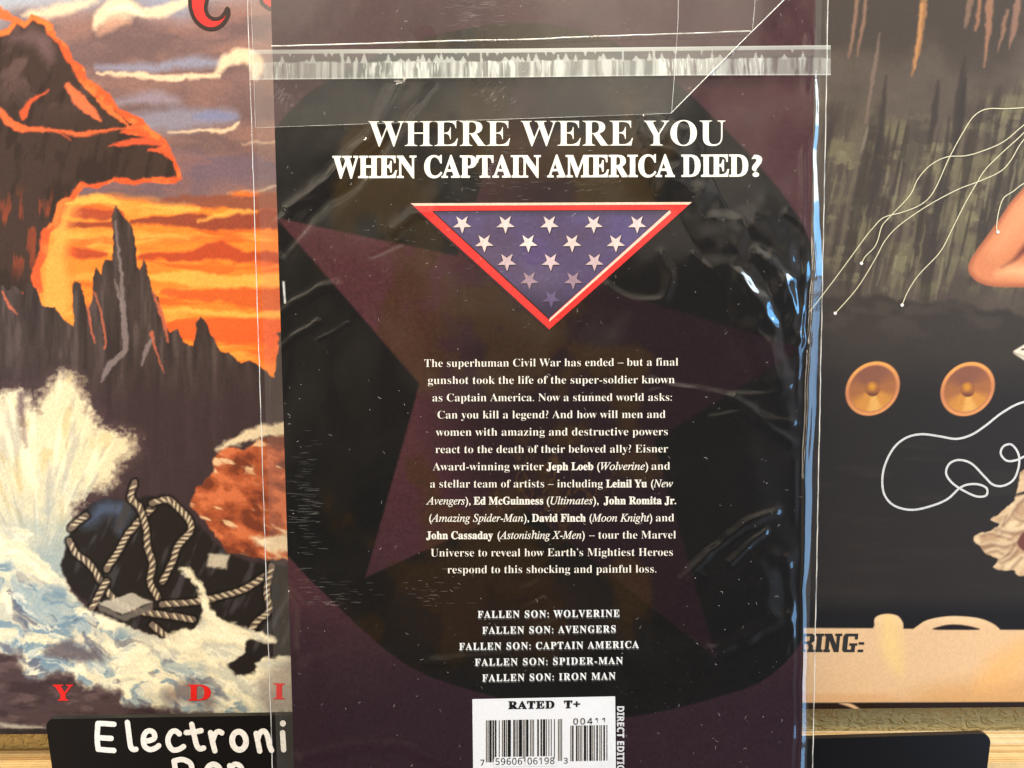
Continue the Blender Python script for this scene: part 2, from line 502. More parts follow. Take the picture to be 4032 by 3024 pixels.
# ================================================================== LEFT RECORD SLEEVE: painted sea storm at sunset
def paint_left(X, Y):
    cv = Canvas(X, Y, (128, 100, 98))
    wx = X + (fbm(X / 160, Y / 60, 11) - .5) * 120
    wy = Y + (fbm(X / 220, Y / 90, 12) - .5) * 90
    # sky
    nA = fbm(wx / 230, wy / 80, 21)
    cv.put((150, 112, 104), ss(.45, .7, nA) * .8)
    cv.put((98, 80, 84), ss(.52, .3, nA) * .55)
    cv.put((172, 178, 190), ss(150, 0, wy + X * .10))
    cv.put((150, 152, 172), ss(120, 20, wy) * ss(480, 620, X) * ss(820, 700, X) * .9)
    cv.put((142, 142, 166), cv.line([(380, 268), (520, 264), (660, 268)], [16, 34, 20], 12, 14, 60, 3) * .9)
    cv.put((142, 144, 168), cv.line([(640, 262), (760, 246), (860, 250)], [24, 44, 30], 14, 14, 60, 4) * .9)
    cv.put((150, 140, 158), cv.line([(470, 400), (600, 380), (700, 395)], [30, 60, 30], 18, 20, 70, 5) * .8)
    cv.put((140, 138, 160), cv.line([(520, 470), (680, 470), (900, 455)], [50, 90, 60], 22, 22, 70, 6) * .85)
    cv.put((122, 128, 168), cv.line([(770, 462), (850, 458), (925, 462)], [20, 44, 22], 12, 10, 60, 7) * .8)
    cv.put((112, 94, 112), ss(570, 640, wy) * ss(800, 690, wy) * .85)
    cv.put((140, 104, 96), cv.line([(520, 640), (700, 620), (960, 600)], [6, 18, 6], 10, 10, 60, 7) * .4)
    # cloud rims
    cream = (240, 214, 180)
    for pts, ww, s, o in (([(90, 62), (200, 44), (300, 20), (380, 0)], [10, 46, 40, 14], 12, .9),
                          ([(380, 108), (400, 55), (460, 20), (510, 26), (560, 50), (640, 42), (760, 0)], [18, 50, 56, 60, 40, 50, 30], 10, .95),
                          ([(405, 95), (450, 62), (510, 70)], [20, 70, 20], 14, .7),
                          ([(380, 286), (460, 296), (560, 296), (640, 306), (760, 300), (860, 296)], [10, 16, 22, 26, 22, 16], 6, .9),
                          ([(850, 286), (890, 240), (960, 218), (1010, 250), (1010, 300)], [14, 50, 60, 60, 30], 10, .92),
                          ([(660, 524), (780, 518), (900, 512), (940, 484)], [6, 12, 18, 10], 5, .85),
                          ([(960, 570), (1060, 556), (1120, 540)], [5, 9, 5], 5, .55),
                          ([(900, 764), (1010, 752), (1110, 730)], [5, 10, 8], 6, .6)):
        cv.put(cream, cv.line(pts, ww, s, 12, 34, 8) * o)
    cv.put((250, 236, 205), cv.line([(420, 40), (500, 30), (560, 60)], [12, 20, 10], 8, 8, 30, 9) * .8)
    cv.put((196, 150, 130), cv.line([(395, 125), (440, 96), (500, 92)], [30, 46, 22], 12, 14, 40, 9) * .8)
    cv.put((150, 104, 96), ss(.5, .72, fbm(wx / 120, wy / 40, 31)) * ss(540, 600, Y) * ss(800, 740, Y) * .35)
    # orange sunset with torn red-brown cloud bars
    hz = ss(750, 800, wy)
    cv.put((250, 138, 52), hz)
    cv.put((255, 172, 78), hz * ss(.5, .75, fbm(wx / 260, wy / 34, 41)) * .9)
    cv.put((236, 96, 40), hz * ss(.52, .3, fbm(wx / 240, wy / 40, 42)) * .75)
    band = [([(140, 830), (330, 838), (470, 842)], [34, 46, 30], (168, 74, 50)),
            ([(170, 882), (330, 884), (440, 890)], [22, 32, 20], (146, 66, 48)),
            ([(520, 880), (700, 868), (860, 876), (1000, 862), (1150, 868)], [20, 44, 60, 70, 70], (140, 66, 52)),
            ([(640, 780), (800, 790), (960, 800), (1120, 790)], [14, 40, 60, 60], (136, 80, 66)),
            ([(190, 986), (300, 994), (420, 1002)], [20, 44, 20], (176, 70, 44)),
            ([(560, 1010), (760, 1005), (860, 985), (960, 1012), (1150, 1020)], [24, 44, 74, 46, 44], (182, 72, 44)),
            ([(640, 1150), (760, 1158), (920, 1160), (980, 1170), (1150, 1180)], [20, 40, 70, 90, 90], (214, 96, 44)),
            ([(620, 1290), (800, 1300), (1000, 1300), (1140, 1320)], [40, 90, 110, 90], (236, 98, 46))]
    for i, (pts, ww, c) in enumerate(band):
        cv.put(c, cv.line(pts, ww, 7, 16, 50, 50 + i) * .92)
    for i, (pts, ww) in enumerate((([(180, 800), (330, 788), (400, 780), (470, 800)], [12, 26, 30, 14]),
                                   ([(560, 810), (680, 818), (780, 822)], [10, 26, 14]),
                                   ([(780, 868), (880, 845), (1010, 828)], [8, 18, 12]),
                                   ([(610, 1220), (740, 1222), (960, 1240), (1140, 1236)], [8, 20, 22, 22]),
                                   ([(590, 1090), (760, 1096), (900, 1110), (1140, 1100)], [20, 60, 50, 60]))):
        cv.put((255, 186, 86), cv.line(pts, ww, 7, 12, 40, 70 + i) * .85)
    cv.put((252, 120, 48), ss(860, 940, Y) * ss(1330, 1200, Y) * ss(320, 230, wx) * .7)
    cv.put((255, 176, 84), cv.line([(290, 800), (250, 900), (220, 1000), (220, 1200)], [50, 60, 80, 120], 22, 18, 60, 80) * .8)
    # craggy dark overhang with a glowing edge
    hang = [(-1300, 130), (-120, 150), (-10, 128), (30, 112), (62, 66), (96, 92), (128, 58), (172, 74), (206, 100), (222, 150), (262, 176), (288, 232), (330, 262),
            (345, 310), (430, 366), (470, 428), (560, 468), (600, 512), (652, 548), (676, 600), (704, 662), (714, 704), (690, 724), (600, 716), (520, 728), (450, 716), (380, 742),
            (330, 736), (290, 790), (250, 800), (232, 880), (196, 920), (184, 1010), (160, 1060), (170, 1150), (60, 1170), (-1300, 1170)]
    cv.put((232, 92, 50), cv.poly(hang, 4, 6, 30, 90))
    cv.put((252, 124, 62), cv.poly(hang, 4, 6, 30, 90) * ss(.42, .6, fbm(X / 60, Y / 60, 91)))
    core = [(-1300, 150), (-60, 165), (30, 140), (70, 92), (98, 112), (130, 80), (170, 100), (190, 140), (232, 176), (262, 240), (296, 290), (318, 326), (360, 378), (430, 420),
            (520, 490), (470, 520), (560, 540), (640, 576), (580, 592), (640, 600), (684, 640), (696, 700), (600, 698), (520, 710), (450, 698), (370, 724),
            (318, 716), (270, 772), (226, 790), (204, 870), (166, 914), (150, 1010), (124, 1060), (130, 1150), (-1300, 1160)]
    cm = cv.poly(core, 5, 9, 30, 92)
    cv.put((64, 49, 45), cm)
    cv.put((46, 36, 34), cm * ss(.5, .34, fbm(X / 44 + Y / 200, Y / 150, 95)) * .7)
    cv.put((100, 78, 76), cm * ss(.5, .72, fbm(X / 60 + Y / 160, Y / 90, 93)) * ss(520, 250, Y) * .8)
    cv.put((110, 86, 88), cm * cv.line([(50, 150), (140, 150), (200, 220)], [30, 80, 40], 26, 16, 50, 94) * .8)
    cv.put((226, 84, 46), cm * ss(.54, .66, fbm(X / 24, Y / 120, 96)) * ss(700, 860, Y) * ss(1140, 1000, Y) * .4)
    for i, (pts, ww, c) in enumerate((([(-20, 420), (70, 500), (200, 512), (320, 528), (460, 508), (560, 500)], [26, 30, 12, 16, 8, 4], (244, 108, 62)),
                                      ([(90, 452), (120, 400), (190, 356)], [34, 18, 6], (226, 90, 54)),
                                      ([(268, 336), (310, 390), (360, 440), (395, 472)], [22, 44, 36, 12], (240, 116, 74)),
                                      ([(390, 396), (440, 440), (505, 496)], [18, 26, 8], (246, 120, 62)),
                                      ([(430, 572), (540, 556), (640, 560)], [6, 30, 22], (226, 90, 56)),
                                      ([(590, 592), (660, 588)], [8, 16], (236, 96, 60)),
                                      ([(-40, 30), (20, 60), (70, 84)], [40, 34, 12], (244, 110, 60)),
                                      ([(230, 520), (280, 552)], [10, 4], (200, 84, 56)))):
        cv.put(c, cv.line(pts, ww, 5, 9, 26, 100 + i) * .95)
    # sea stacks: saw-toothed dark rock line
    tops = [(-1300, 1130), (-60, 1150), (10, 1122), (30, 1150), (50, 1122), (70, 1135), (88, 1160), (108, 1108), (140, 1136), (165, 1205), (215, 1212), (262, 1270),
            (292, 1285), (283, 1130), (292, 1104), (318, 1120), (345, 1225), (362, 1190), (368, 1080), (376, 1055), (398, 1085), (410, 1024), (440, 1028),
            (448, 960), (440, 850), (455, 812), (484, 848), (520, 890), (536, 980), (538, 1050), (552, 1060), (566, 1016), (582, 1080), (600, 1150), (622, 1175),
            (640, 1260), (665, 1310), (700, 1297), (722, 1345), (760, 1365), (776, 1300), (772, 1272), (792, 1246), (812, 1275), (838, 1330), (868, 1385), (900, 1390),
            (950, 1430), (990, 1420), (1030, 1450), (1080, 1490), (1100, 1330), (1090, 1310), (1160, 1310), (2300, 1350)]
    rock = tops + [(2300, 2600), (-1300, 2600)]
    rm = cv.poly(rock, 3, 6, 18, 110)
    cv.put((66, 56, 56), rm)
    stre = fbm(X / 26, Y / 190, 111)
    cv.put((92, 80, 80), rm * ss(.5, .75, stre) * .75)
    cv.put((48, 40, 42), rm * ss(.5, .25, stre) * .7)
    cv.put((60, 46, 52), rm * ss(1350, 1620, Y) * .8)
    for i, (pts, ww) in enumerate((([(455, 870), (462, 960), (478, 1080), (484, 1200), (492, 1310), (490, 1380), (430, 1440), (400, 1500)], [6, 10, 14, 20, 26, 20, 26, 6]),
                                   ([(450, 1105), (470, 1170), (482, 1220)], [4, 12, 10]),
                                   ([(600, 1330), (578, 1370), (556, 1440)], [12, 20, 6]))):
        cv.put((140, 128, 132), cv.line(pts, ww, 4, 7, 20, 120 + i) * .8)
    for i, (pts, ww) in enumerate((([(345, 1190), (356, 1280), (372, 1350)], [6, 10, 6]), ([(372, 1150), (400, 1240), (415, 1330), (412, 1370)], [4, 8, 8, 8]),
                                   ([(596, 1310), (612, 1370), (645, 1470)], [16, 8, 4]), ([(600, 1150), (640, 1250), (662, 1350)], [6, 18, 5]),
                                   ([(10, 1150), (34, 1200), (66, 1238)], [8, 14, 4]))):
        cv.put((196, 104, 80), cv.line(pts, ww, 3, 5, 16, 130 + i) * .9)
    # spray thrown up at the left
    spray = smooth_line([(-1300, 1640), (-100, 1560), (70, 1540), (130, 1620), (160, 1560), (240, 1480), (300, 1500), (350, 1600), (400, 1690), (520, 1720),
                         (528, 1780), (470, 1830), (440, 1900), (330, 1960), (280, 2030), (262, 2280), (-1300, 2300)], 5, True)
    cv.put((120, 92, 96), cv.poly(spray, 60, 26, 26, 140) * .7)
    sm = cv.poly(spray, 26, 34, 18, 141)
    ang = np.arctan2(2300 - Y, X - 150); rad = np.hypot(X - 150, Y - 2300)
    cv.put((232, 220, 186), sm)
    cv.put((250, 240, 208), sm * ss(.5, .7, fbm(ang * 16, rad / 210, 142)) * .9)
    cv.put((190, 186, 172), sm * ss(.5, .3, fbm(ang * 20, rad / 150, 143)) * .75)
    cv.put((206, 184, 130), sm * ss(.56, .75, fbm(ang * 11, rad / 120, 144)) * .5)
    cv.put((150, 172, 182), sm * ss(1850, 2250, Y + (fbm(X / 60, Y / 60, 145) - .5) * 300) * ss(-100, 150, X) * .75)
    cv.put((96, 74, 80), cv.line([(84, 1560), (86, 1640), (100, 1760)], [30, 24, 4], 14, 14, 22, 146) * .75)
    # wet black boulder in the surf, blue sheen on its crown
    bould = smooth_line([(250, 2270), (268, 2120), (330, 2010), (410, 1962), (500, 1975), (590, 1955), (680, 1990), (770, 2050), (840, 2130), (950, 2200),
                         (1200, 2230), (2300, 2230), (2300, 2740), (960, 2680), (760, 2560), (640, 2510), (520, 2470), (400, 2420)], 5, True)
    bm_ = cv.poly(bould, 5, 8, 30, 150)
    cv.put((34, 30, 30), bm_)
    cv.put((78, 94, 124), bm_ * cv.line([(350, 2060), (410, 2000), (480, 2010), (470, 2080)], [40, 70, 60, 30], 26, 18, 40, 151) * .85)
    cv.put((64, 62, 66), bm_ * ss(.56, .75, fbm(X / 36 + Y / 90, Y / 150, 152)) * .9)
    # rusty outcrop leaning over it
    rust = [(748, 1985), (772, 1920), (800, 1905), (842, 1860), (838, 1815), (880, 1760), (960, 1770), (1040, 1725), (1180, 1700), (2300, 1700), (2300, 2210),
            (1130, 2205), (1000, 2200), (900, 2170), (850, 2110), (800, 2040)]
    um = cv.poly(rust, 5, 14, 34, 160)
    fl = fbm(X / 95 + Y / 130, Y / 60 - X / 110, 161)
    cv.put((166, 84, 52), um)
    cv.put((214, 120, 78), um * ss(.5, .68, fl) * .85)
    cv.put((104, 50, 36), um * ss(.5, .32, fl) * .8)
    cv.put((238, 208, 168), um * ss(.62, .74, fbm(X / 150 + Y / 90, Y / 34 - X / 70, 162)) * .85)
    cv.put((240, 224, 190), cv.line([(860, 1770), (960, 1720), (1060, 1690), (1180, 1680)], [14, 40, 46, 40], 8, 16, 30, 163) * .9)
    cv.put((240, 226, 196), cv.line([(1000, 2120), (1070, 2140), (1180, 2130)], [20, 60, 80], 10, 16, 30, 164) * .9)
    # old mooring ropes flung across the boulder
    ropes = [[(272, 2130), (300, 2180), (350, 2220), (400, 2290), (440, 2350), (520, 2400), (640, 2420), (760, 2440)],
             [(280, 2080), (300, 2060), (340, 2030)], [(420, 2240), (460, 2180), (500, 2110), (540, 2060), (600, 2000)],
             [(530, 1900), (515, 1960), (550, 2000), (575, 2080), (580, 2150), (600, 2220), (590, 2290), (620, 2350)],
             [(600, 1980), (660, 1968), (700, 2000), (740, 2040), (750, 2090), (700, 2150), (680, 2210), (640, 2290)],
             [(640, 2380), (760, 2370), (860, 2350), (960, 2320), (1040, 2270)], [(360, 2400), (390, 2340), (420, 2290)],
             [(1070, 2230), (1050, 2330), (1060, 2400), (1010, 2450), (980, 2500)], [(600, 2460), (650, 2500), (700, 2520)]]
    for i, pts in enumerate(ropes):
        P = smooth_line(pts, 8)
        cv.put((18, 15, 15), cv.line(P, 40, 5, 4, 20, 170 + i, False) * .9)
        cv.put((120, 106, 96), cv.line(P, 25, 3, 4, 20, 170 + i, False))
        acc = 0.0
        for k in range(1, len(P)):
            dx, dy = P[k][0] - P[k - 1][0], P[k][1] - P[k - 1][1]; L = math.hypot(dx, dy); acc += L
            if acc > 19:
                acc = 0; ux, uy = dx / (L + 1e-6), dy / (L + 1e-6)
                cxx, cyy = P[k]
                seg_ = [(cxx - ux * 9 + uy * 9, cyy - uy * 9 - ux * 9), (cxx + ux * 9 - uy * 9, cyy + uy * 9 + ux * 9)]
                cv.put((222, 208, 178), cv.line([seg_[0], ((seg_[0][0] + seg_[1][0]) / 2 - uy * 1, (seg_[0][1] + seg_[1][1]) / 2), seg_[1]], [5, 9, 3], 3, smooth=False) * .95)
                cv.put((40, 33, 32), cv.line([(p[0] + ux * 10, p[1] + uy * 10) for p in seg_], [3, 4], 2.5, smooth=False) * .8)
    cv.put((196, 190, 178), cv.poly([(385, 2375), (520, 2335), (600, 2370), (480, 2420)], 4, 5, 20, 180) * .9)
    cv.put((110, 104, 100), cv.poly([(385, 2380), (480, 2422), (600, 2374), (600, 2400), (490, 2446), (390, 2404)], 4, 5, 20, 181) * .9)
    cv.put((226, 216, 196), cv.poly([(820, 2180), (905, 2185), (890, 2240), (815, 2230)], 6, 6, 20, 182) * .8)
    # breaking wave
    wave = smooth_line([(-1300, 1960), (0, 2070), (110, 2150), (250, 2290), (330, 2390), (450, 2440), (560, 2490), (640, 2512), (700, 2480), (780, 2470), (796, 2390),
                        (770, 2300), (700, 2240), (745, 2240), (800, 2310), (832, 2400), (880, 2440), (960, 2470), (1060, 2500), (1080, 2530), (980, 2520), (960, 2570),
                        (900, 2620), (930, 2660), (1000, 2650), (1140, 2580), (2300, 2560), (2300, 3000), (-1300, 3000)], 4, True)
    wv = cv.poly(wave, 7, 12, 22, 220)
    dxw = X + Y * .55; dyw = Y - X * .45
    dxw = dxw + (fbm(X / 120, Y / 120, 219) - .5) * 160; dyw = dyw + (fbm(X / 120, Y / 120, 218) - .5) * 120
    f1 = fbm(dxw / 170, dyw / 46, 221); f2 = fbm(dxw / 60, dyw / 22, 222)
    deep = ss(60, 190, (Y - 2050) - np.clip(X, -200, 1200) * .62 + (fbm(X / 150, Y / 150, 217) - .5) * 160)
    cv.put((232, 224, 194), wv)
    cv.put((250, 243, 214), wv * ss(.48, .66, f1) * .9)
    cv.put((196, 200, 192), wv * ss(.5, .36, f1) * .7)
    cv.put((150, 172, 184), wv * deep * ss(.50, .66, fbm(dxw / 110, dyw / 52, 223)) * .85)
    cv.put((112, 142, 166), wv * deep * ss(.56, .68, fbm(dxw / 80, dyw / 40, 224)) * .8)
    cv.put((96, 98, 116), wv * deep * ss(.60, .70, fbm(dxw / 90, dyw / 40, 225)) * .7)
    cv.put((250, 244, 222), wv * ss(.56, .68, f2) * .6)
    cv.put((204, 200, 184), wv * ss(.44, .34, f2) * .35)
    # trough in shade-coloured paint, dark mauve water
    mv = cv.poly(smooth_line([(-1300, 2640), (-50, 2580), (60, 2610), (150, 2680), (270, 2640), (330, 2700), (460, 2720), (500, 2780), (700, 2800), (1000, 2815), (1200, 2810), (2300, 2800), (2300, 3100), (-1300, 3100)], 4, True), 14, 24, 30, 230)
    cv.put((78, 62, 66), mv)
    cv.put((108, 88, 90), mv * ss(.5, .7, fbm(X / 70, Y / 30, 231)) * .7)
    cv.put((56, 44, 48), mv * ss(.5, .3, fbm(X / 90, Y / 30, 232)) * .7)
    cv.put((92, 82, 92), cv.line([(180, 2570), (270, 2560), (390, 2590)], [30, 80, 30], 14, 18, 30, 233) * .8)
    cv.put((128, 108, 104), cv.line([(660, 2740), (760, 2720), (820, 2760)], [40, 90, 60], 24, 20, 30, 234) * .7)
    cv.put((150, 140, 136), cv.poly([(1000, 2690), (1140, 2600), (1500, 2560), (1500, 2820), (1050, 2800)], 18, 16, 30, 235) * .7)
    cv.put((196, 190, 176), cv.line([(-40, 2850), (60, 2860), (190, 2866)], [8, 16, 6], 5, 8, 30, 236) * .8)
    cv.put((30, 26, 26), ss(2866, 2872, Y + X * .01) * .6)
    # brush grain
    g = fbm(X / 7, Y / 7, 240, 2)
    cv.c *= (0.95 + 0.11 * g)[..., None]
    return cv.c * 1.0

lp_l = thing('record_sleeve', 'record sleeve with a stormy orange sunset seascape behind the black lettered card', 'record sleeve', LEFT)
lx, ly = span(LEFT, -1000, 2150, -60, 1200, -280, 2874, -40, 2874)
link('cover_art', art_mesh(LEFT, lx, ly, 0.0, paint_left), painted('sea_storm_print', 0.6, 0.15, 0.085, 1700, True), lp_l)
card = ink('sleeve_card', (196, 178, 150), 0.7)
def box(name, x0, x1, y0, y1, z0, z1, mat, parent=None, bev=0.0):
    vs = [(x, y, z) for x in (x0, x1) for y in (y0, y1) for z in (z0, z1)]
    fs = [(0, 1, 3, 2), (4, 6, 7, 5), (0, 4, 5, 1), (2, 3, 7, 6), (0, 2, 6, 4), (1, 5, 7, 3)]
    o = link(name, mesh(vs, fs), mat, parent)
    if bev:
        md = o.modifiers.new('bevel', 'BEVEL'); md.width = bev; md.segments = 2
    return o
box('sleeve', lx[0], lx[-1], ly[0], ly[-1], -0.0032, -0.0001, card, lp_l)
red = ink('red_print', (232, 40, 38), 0.45)
redb = ink('dark_red_outline_print', (40, 16, 16), 0.5)
for ch, xa, xb, yb_ in (('Y', 209, 289, 2757), ('D', 740, 831, 2757), ('I', 1077, 1123, 2752)):
    lettering(LEFT, [(ch, 'serif', 0.012, 1, xa, xb, yb_, yb_, 62)], 0.00016, 'title_letter', red, lp_l)
q = lambda pts, ox, oy: [(ox + x / 1.8433, oy + y / 1.8433) for x, y in pts]
cres = q([(1400, -160), (1383, -70), (1380, 10), (1388, 75), (1420, 148), (1475, 196), (1535, 212), (1598, 192), (1642, 142), (1660, 95), (1652, 60), (1634, 95),
          (1602, 130), (1556, 140), (1515, 118), (1494, 70), (1500, 15), (1516, -60), (1530, -150)], 0, 0)
cres = smooth_line(cres, 3, True)
flat(LEFT, ribbon(cres + [cres[0]], 15, False), 0.0002, 'logo_outline', redb, lp_l, 2e-7)
flat(LEFT, [cres], 0.00012, 'logo_shape', red, lp_l)
tri = q([(1870, -70), (2060, -70), (2060, 70), (1950, 62), (1905, 25)], 0, 0)
flat(LEFT, [tri], 0.00012, 'logo_shape', red, lp_l)
flat(LEFT, ribbon(tri[2:] + [tri[0]], 15, False), 0.0002, 'logo_outline', redb, lp_l, 2e-7)

# ================================================================== RIGHT RECORD SLEEVE: dripping cave, speakers, cord
def paint_right(X, Y):
    cv = Canvas(X, Y, (80, 69, 60))
    n = fbm(X / 260, Y / 260, 301)
    cv.put((96, 84, 74), ss(.45, .7, n) * .6)
    cv.put((66, 58, 52), ss(400, 100, Y) * ss(.55, .35, n) * .7)
    sx = X + Y * 0.20                       # the drips lean a little
    wall = ss(300, 560, Y + (fbm(X / 200, Y / 160, 302) - .5) * 380 + (X - 3500) * .12) * ss(1190, 1080, Y + (fbm(sx / 60, X / 400, 303) - .5) * 330)
    cl = fbm(X / 120, Y / 80, 304)
    cv.put((122, 114, 82), wall * ss(.42, .66, cl) * .6)
    cv.put((138, 130, 96), wall * ss(.55, .72, fbm(X / 55, Y / 40, 305)) * .55)
    dr = fbm(sx / 22, Y / 330, 306, 3)
    cv.put((110, 100, 80), wall * ss(.52, .72, dr) * .55)
    cv.put((62, 54, 46), wall * ss(.5, .3, dr) * .75)
    cv.put((64, 55, 50), wall * ss(.5, .7, fbm(sx / 70, Y / 420, 307)) * .6)
    rr = random.Random(11)
    for i in range(46):
        x = rr.uniform(3260, 4032); y = rr.uniform(620, 1050); L = rr.uniform(70, 260); w_ = rr.uniform(5, 15)
        cv.put(rr.choice(((126, 116, 88), (112, 102, 80), (134, 126, 98), (70, 60, 50))), cv.line([(x, y), (x - L * .1, y + L * .5), (x - L * .2, y + L)], [3, w_, 2], 4, 5, 40, 310 + i) * .7)
    for i in range(7):
        x = rr.uniform(3330, 3900); y = rr.uniform(180, 520); L = rr.uniform(220, 480); w_ = rr.uniform(14, 30)
        cv.put((60, 52, 47), cv.line([(x, y), (x - L * .06, y + L * .5), (x - L * .16, y + L)], [6, w_, 3], 6, 6, 50, 360 + i) * .8)
    br = (136, 104, 84)
    for i, (pts, ww, c) in enumerate((([(3376, 0), (3362, 110), (3342, 225)], [16, 16, 5], br), ([(3412, 0), (3395, 110), (3375, 220)], [12, 14, 5], br),
                                      ([(3464, 130), (3440, 280), (3408, 480)], [5, 16, 6], (120, 100, 88)), ([(3416, 500), (3402, 560), (3388, 600)], [6, 12, 4], (120, 108, 92)),
                                      ([(3640, -20), (3625, 130), (3606, 230), (3588, 300)], [32, 24, 18, 4], (156, 112, 74)),
                                      ([(3630, 20), (3616, 160), (3604, 270)], [10, 10, 6], (190, 134, 84)),
                                      ([(3900, -20), (3890, 120), (3874, 265)], [34, 22, 5], (150, 108, 84)), ([(3822, -20), (3812, 60), (3802, 110)], [30, 24, 6], (124, 98, 80)),
                                      ([(3860, -20), (3850, 70), (3842, 118)], [20, 16, 10], (150, 106, 80)), ([(3965, 40), (3950, 120), (3928, 205)], [12, 14, 3], (140, 104, 84)),
                                      ([(4010, 0), (3995, 100), (3975, 190)], [26, 26, 4], (140, 104, 88)))):
        cv.put(c, cv.line(pts, ww, 5, 7, 26, 370 + i) * .9)
    # ground
    gy = Y + (fbm(X / 70, Y / 400, 380) - .5) * 70 + np.where(X < 3560, (3560 - X) * .06, (X - 3560) * -.10)
    gm = ss(1170, 1195, gy)
    cv.put((62, 54, 47), gm)
    cv.put((78, 68, 58), gm * ss(.52, .72, fbm(X / 120, Y / 60, 381)) * ss(1450, 1200, Y) * .6)
    cv.put((44, 39, 36), gm * ss(1290, 1640, Y + (fbm(X / 200, Y / 80, 382) - .5) * 120))
    cv.put((52, 46, 42), gm * ss(.54, .72, fbm(X / 260, Y / 34, 383)) * ss(1600, 1750, Y) * .6)
    cv.put((50, 42, 36), gm * ss(1900, 2100, Y) * .45)
    cv.put((20, 19, 20), ss(2330, 2440, Y) * .6)
    # speakers
    for cx, cy, R in ((3436, 1530, 106), (3810, 1532, 106)):
        dx, dy = X - cx, Y - cy
        u_ = dx * .94 + dy * -.10; v_ = dx * .12 + dy * .98
        rr_ = np.hypot(u_ * (1 + .03), v_ * 1.04 + u_ * .14)
        a = np.arctan2(v_, u_)
        disc = ss(R + 3, R - 3, rr_)
        cv.put((196, 124, 82), disc)
        cv.put((232, 160, 84), disc * ss(.2, -1, np.sin(a)) * ss(R - 22, R - 4, rr_))
        cv.put((222, 148, 86), disc * ss(.1, .9, np.sin(a)) * ss(R - 22, R - 4, rr_) * .8)
        cv.put((150, 92, 66), ss(3.5, 1, abs(rr_ - R + 15)) * .5)
        cone = ss(R - 14, R - 19, rr_)
        cv.put((158, 100, 62), cone)
        cv.put((132, 84, 66), cone * ss(-.1, -.9, np.sin(a)))
        cv.put((206, 140, 64), cone * ss(.15, .75, np.sin(a)) * .85)
        cv.put((226, 174, 96), cone * ss(.90, 1.0, np.sin(a)) * .7)
        cap = ss(31, 28, np.hypot(dx, dy - 1))
        cv.put((150, 92, 58), cap); cv.put((200, 136, 50), cap * ss(26, 4, np.hypot(dx + 2, dy + 8)))
        cv.put((96, 58, 46), cap * ss(8, 28, dy) * .8)
    # bent arm
    arm = smooth_line([(4060, 700), (4032, 738), (3977, 800), (3949, 843), (3895, 919), (3846, 984), (3819, 1030), (3813, 1060), (3830, 1093), (3863, 1115), (3917, 1128), (4032, 1130), (4200, 1126), (4200, 700)], 5, True)
    am = cv.poly(arm, 3, 1, 30, 390)
    cv.put((206, 128, 86), am)
    cv.put((228, 152, 106), am * cv.line([(4060, 800), (3990, 890), (3920, 980)], [120, 90, 40], 40) * .8)
    cv.put((152, 84, 60), am * ss(26, 0, cv._d(X, Y, arm, closed=True)) * .65)
    cv.put((120, 66, 52), am * cv.line([(4070, 950), (4032, 984), (3988, 1028), (3944, 1052)], [44, 26, 10, 3], 10))
    cv.put((240, 172, 122), am * cv.line([(4080, 1070), (3990, 1066), (3930, 1078)], [60, 46, 16], 20) * .85)
    # bundle of pale cloth
    cloth = smooth_line([(4200, 1840), (4032, 1850), (4012, 1900), (3996, 1960), (3992, 1975), (3925, 2030), (3900, 2048), (3935, 2064), (3905, 2088), (3850, 2104), (3834, 2126),
                         (3860, 2150), (3880, 2180), (3930, 2202), (3908, 2234), (3960, 2246), (3992, 2244), (4010, 2268), (4060, 2260), (4200, 2240)], 4, True)
    km = cv.poly(cloth, 3, 4, 16, 400)
    cc = lambda p: [(2832 + x / 1.8433, 1500 + y / 1.8433) for x, y in p]
    cv.put((214, 180, 138), km)
    cv.put((232, 202, 158), km * ss(.42, .66, fbm(X / 70, Y / 50, 401)) * .8)
    cv.put((176, 138, 104), km * ss(.52, .34, fbm(X / 60 + Y / 90, Y / 50, 404)) * .75)
    for i, (p, w_) in enumerate((([(2240, 815), (2170, 826), (2145, 832)], 12), ([(2230, 840), (2165, 900), (2145, 960), (2180, 1005), (2240, 1020)], 16), ([(2140, 930), (2110, 990), (2060, 1050), (2010, 1085)], 12),
                                 ([(1985, 1030), (2050, 1085), (2130, 1100), (2220, 1090)], 18), ([(2000, 1065), (2040, 1110), (2020, 1130)], 12), ([(1900, 1120), (1980, 1108), (2060, 1130), (2120, 1150)], 9),
                                 ([(1880, 1205), (1980, 1188), (2090, 1200), (2190, 1150)], 22), ([(1940, 1250), (2020, 1230), (2070, 1260), (2120, 1250)], 10), ([(1990, 1300), (2060, 1290), (2120, 1220)], 12),
                                 ([(2050, 1320), (2110, 1290), (2160, 1230)], 12), ([(2110, 1370), (2150, 1330), (2190, 1280)], 12), ([(2080, 980), (2060, 1040)], 8))):
        P_ = cc(p)
        cv.put((124, 90, 68), km * cv.line(P_, w_ / 1.2, 9, 3, 20, 405 + i) * .7)
        cv.put((244, 216, 174), km * cv.line([(a - 3, b - 8) for a, b in P_], w_ / 1.8, 7, 3, 20, 405 + i) * .6)
    cv.put((110, 66, 54), cv.poly(smooth_line([(4060, 2080), (4016, 2110), (4008, 2140), (4030, 2170), (4060, 2180)], 4, True), 4, 4, 20, 402))
    cv.put((34, 30, 30), cv.line([(4032, 1940), (4000, 1948)], [10, 4], 4))
    # pale wedge
    cv.put((222, 208, 184), cv.poly([(3990, 1382), (4040, 1352), (4200, 1300), (4200, 1420), (4032, 1418), (3992, 1392)], 3))
    cv.put((150, 136, 116), cv.line([(3992, 1388), (4040, 1408)], 5, 2) * .8)
    cv.put((30, 28, 28), cv.line([(4024, 1376), (4050, 1372)], 6, 2))
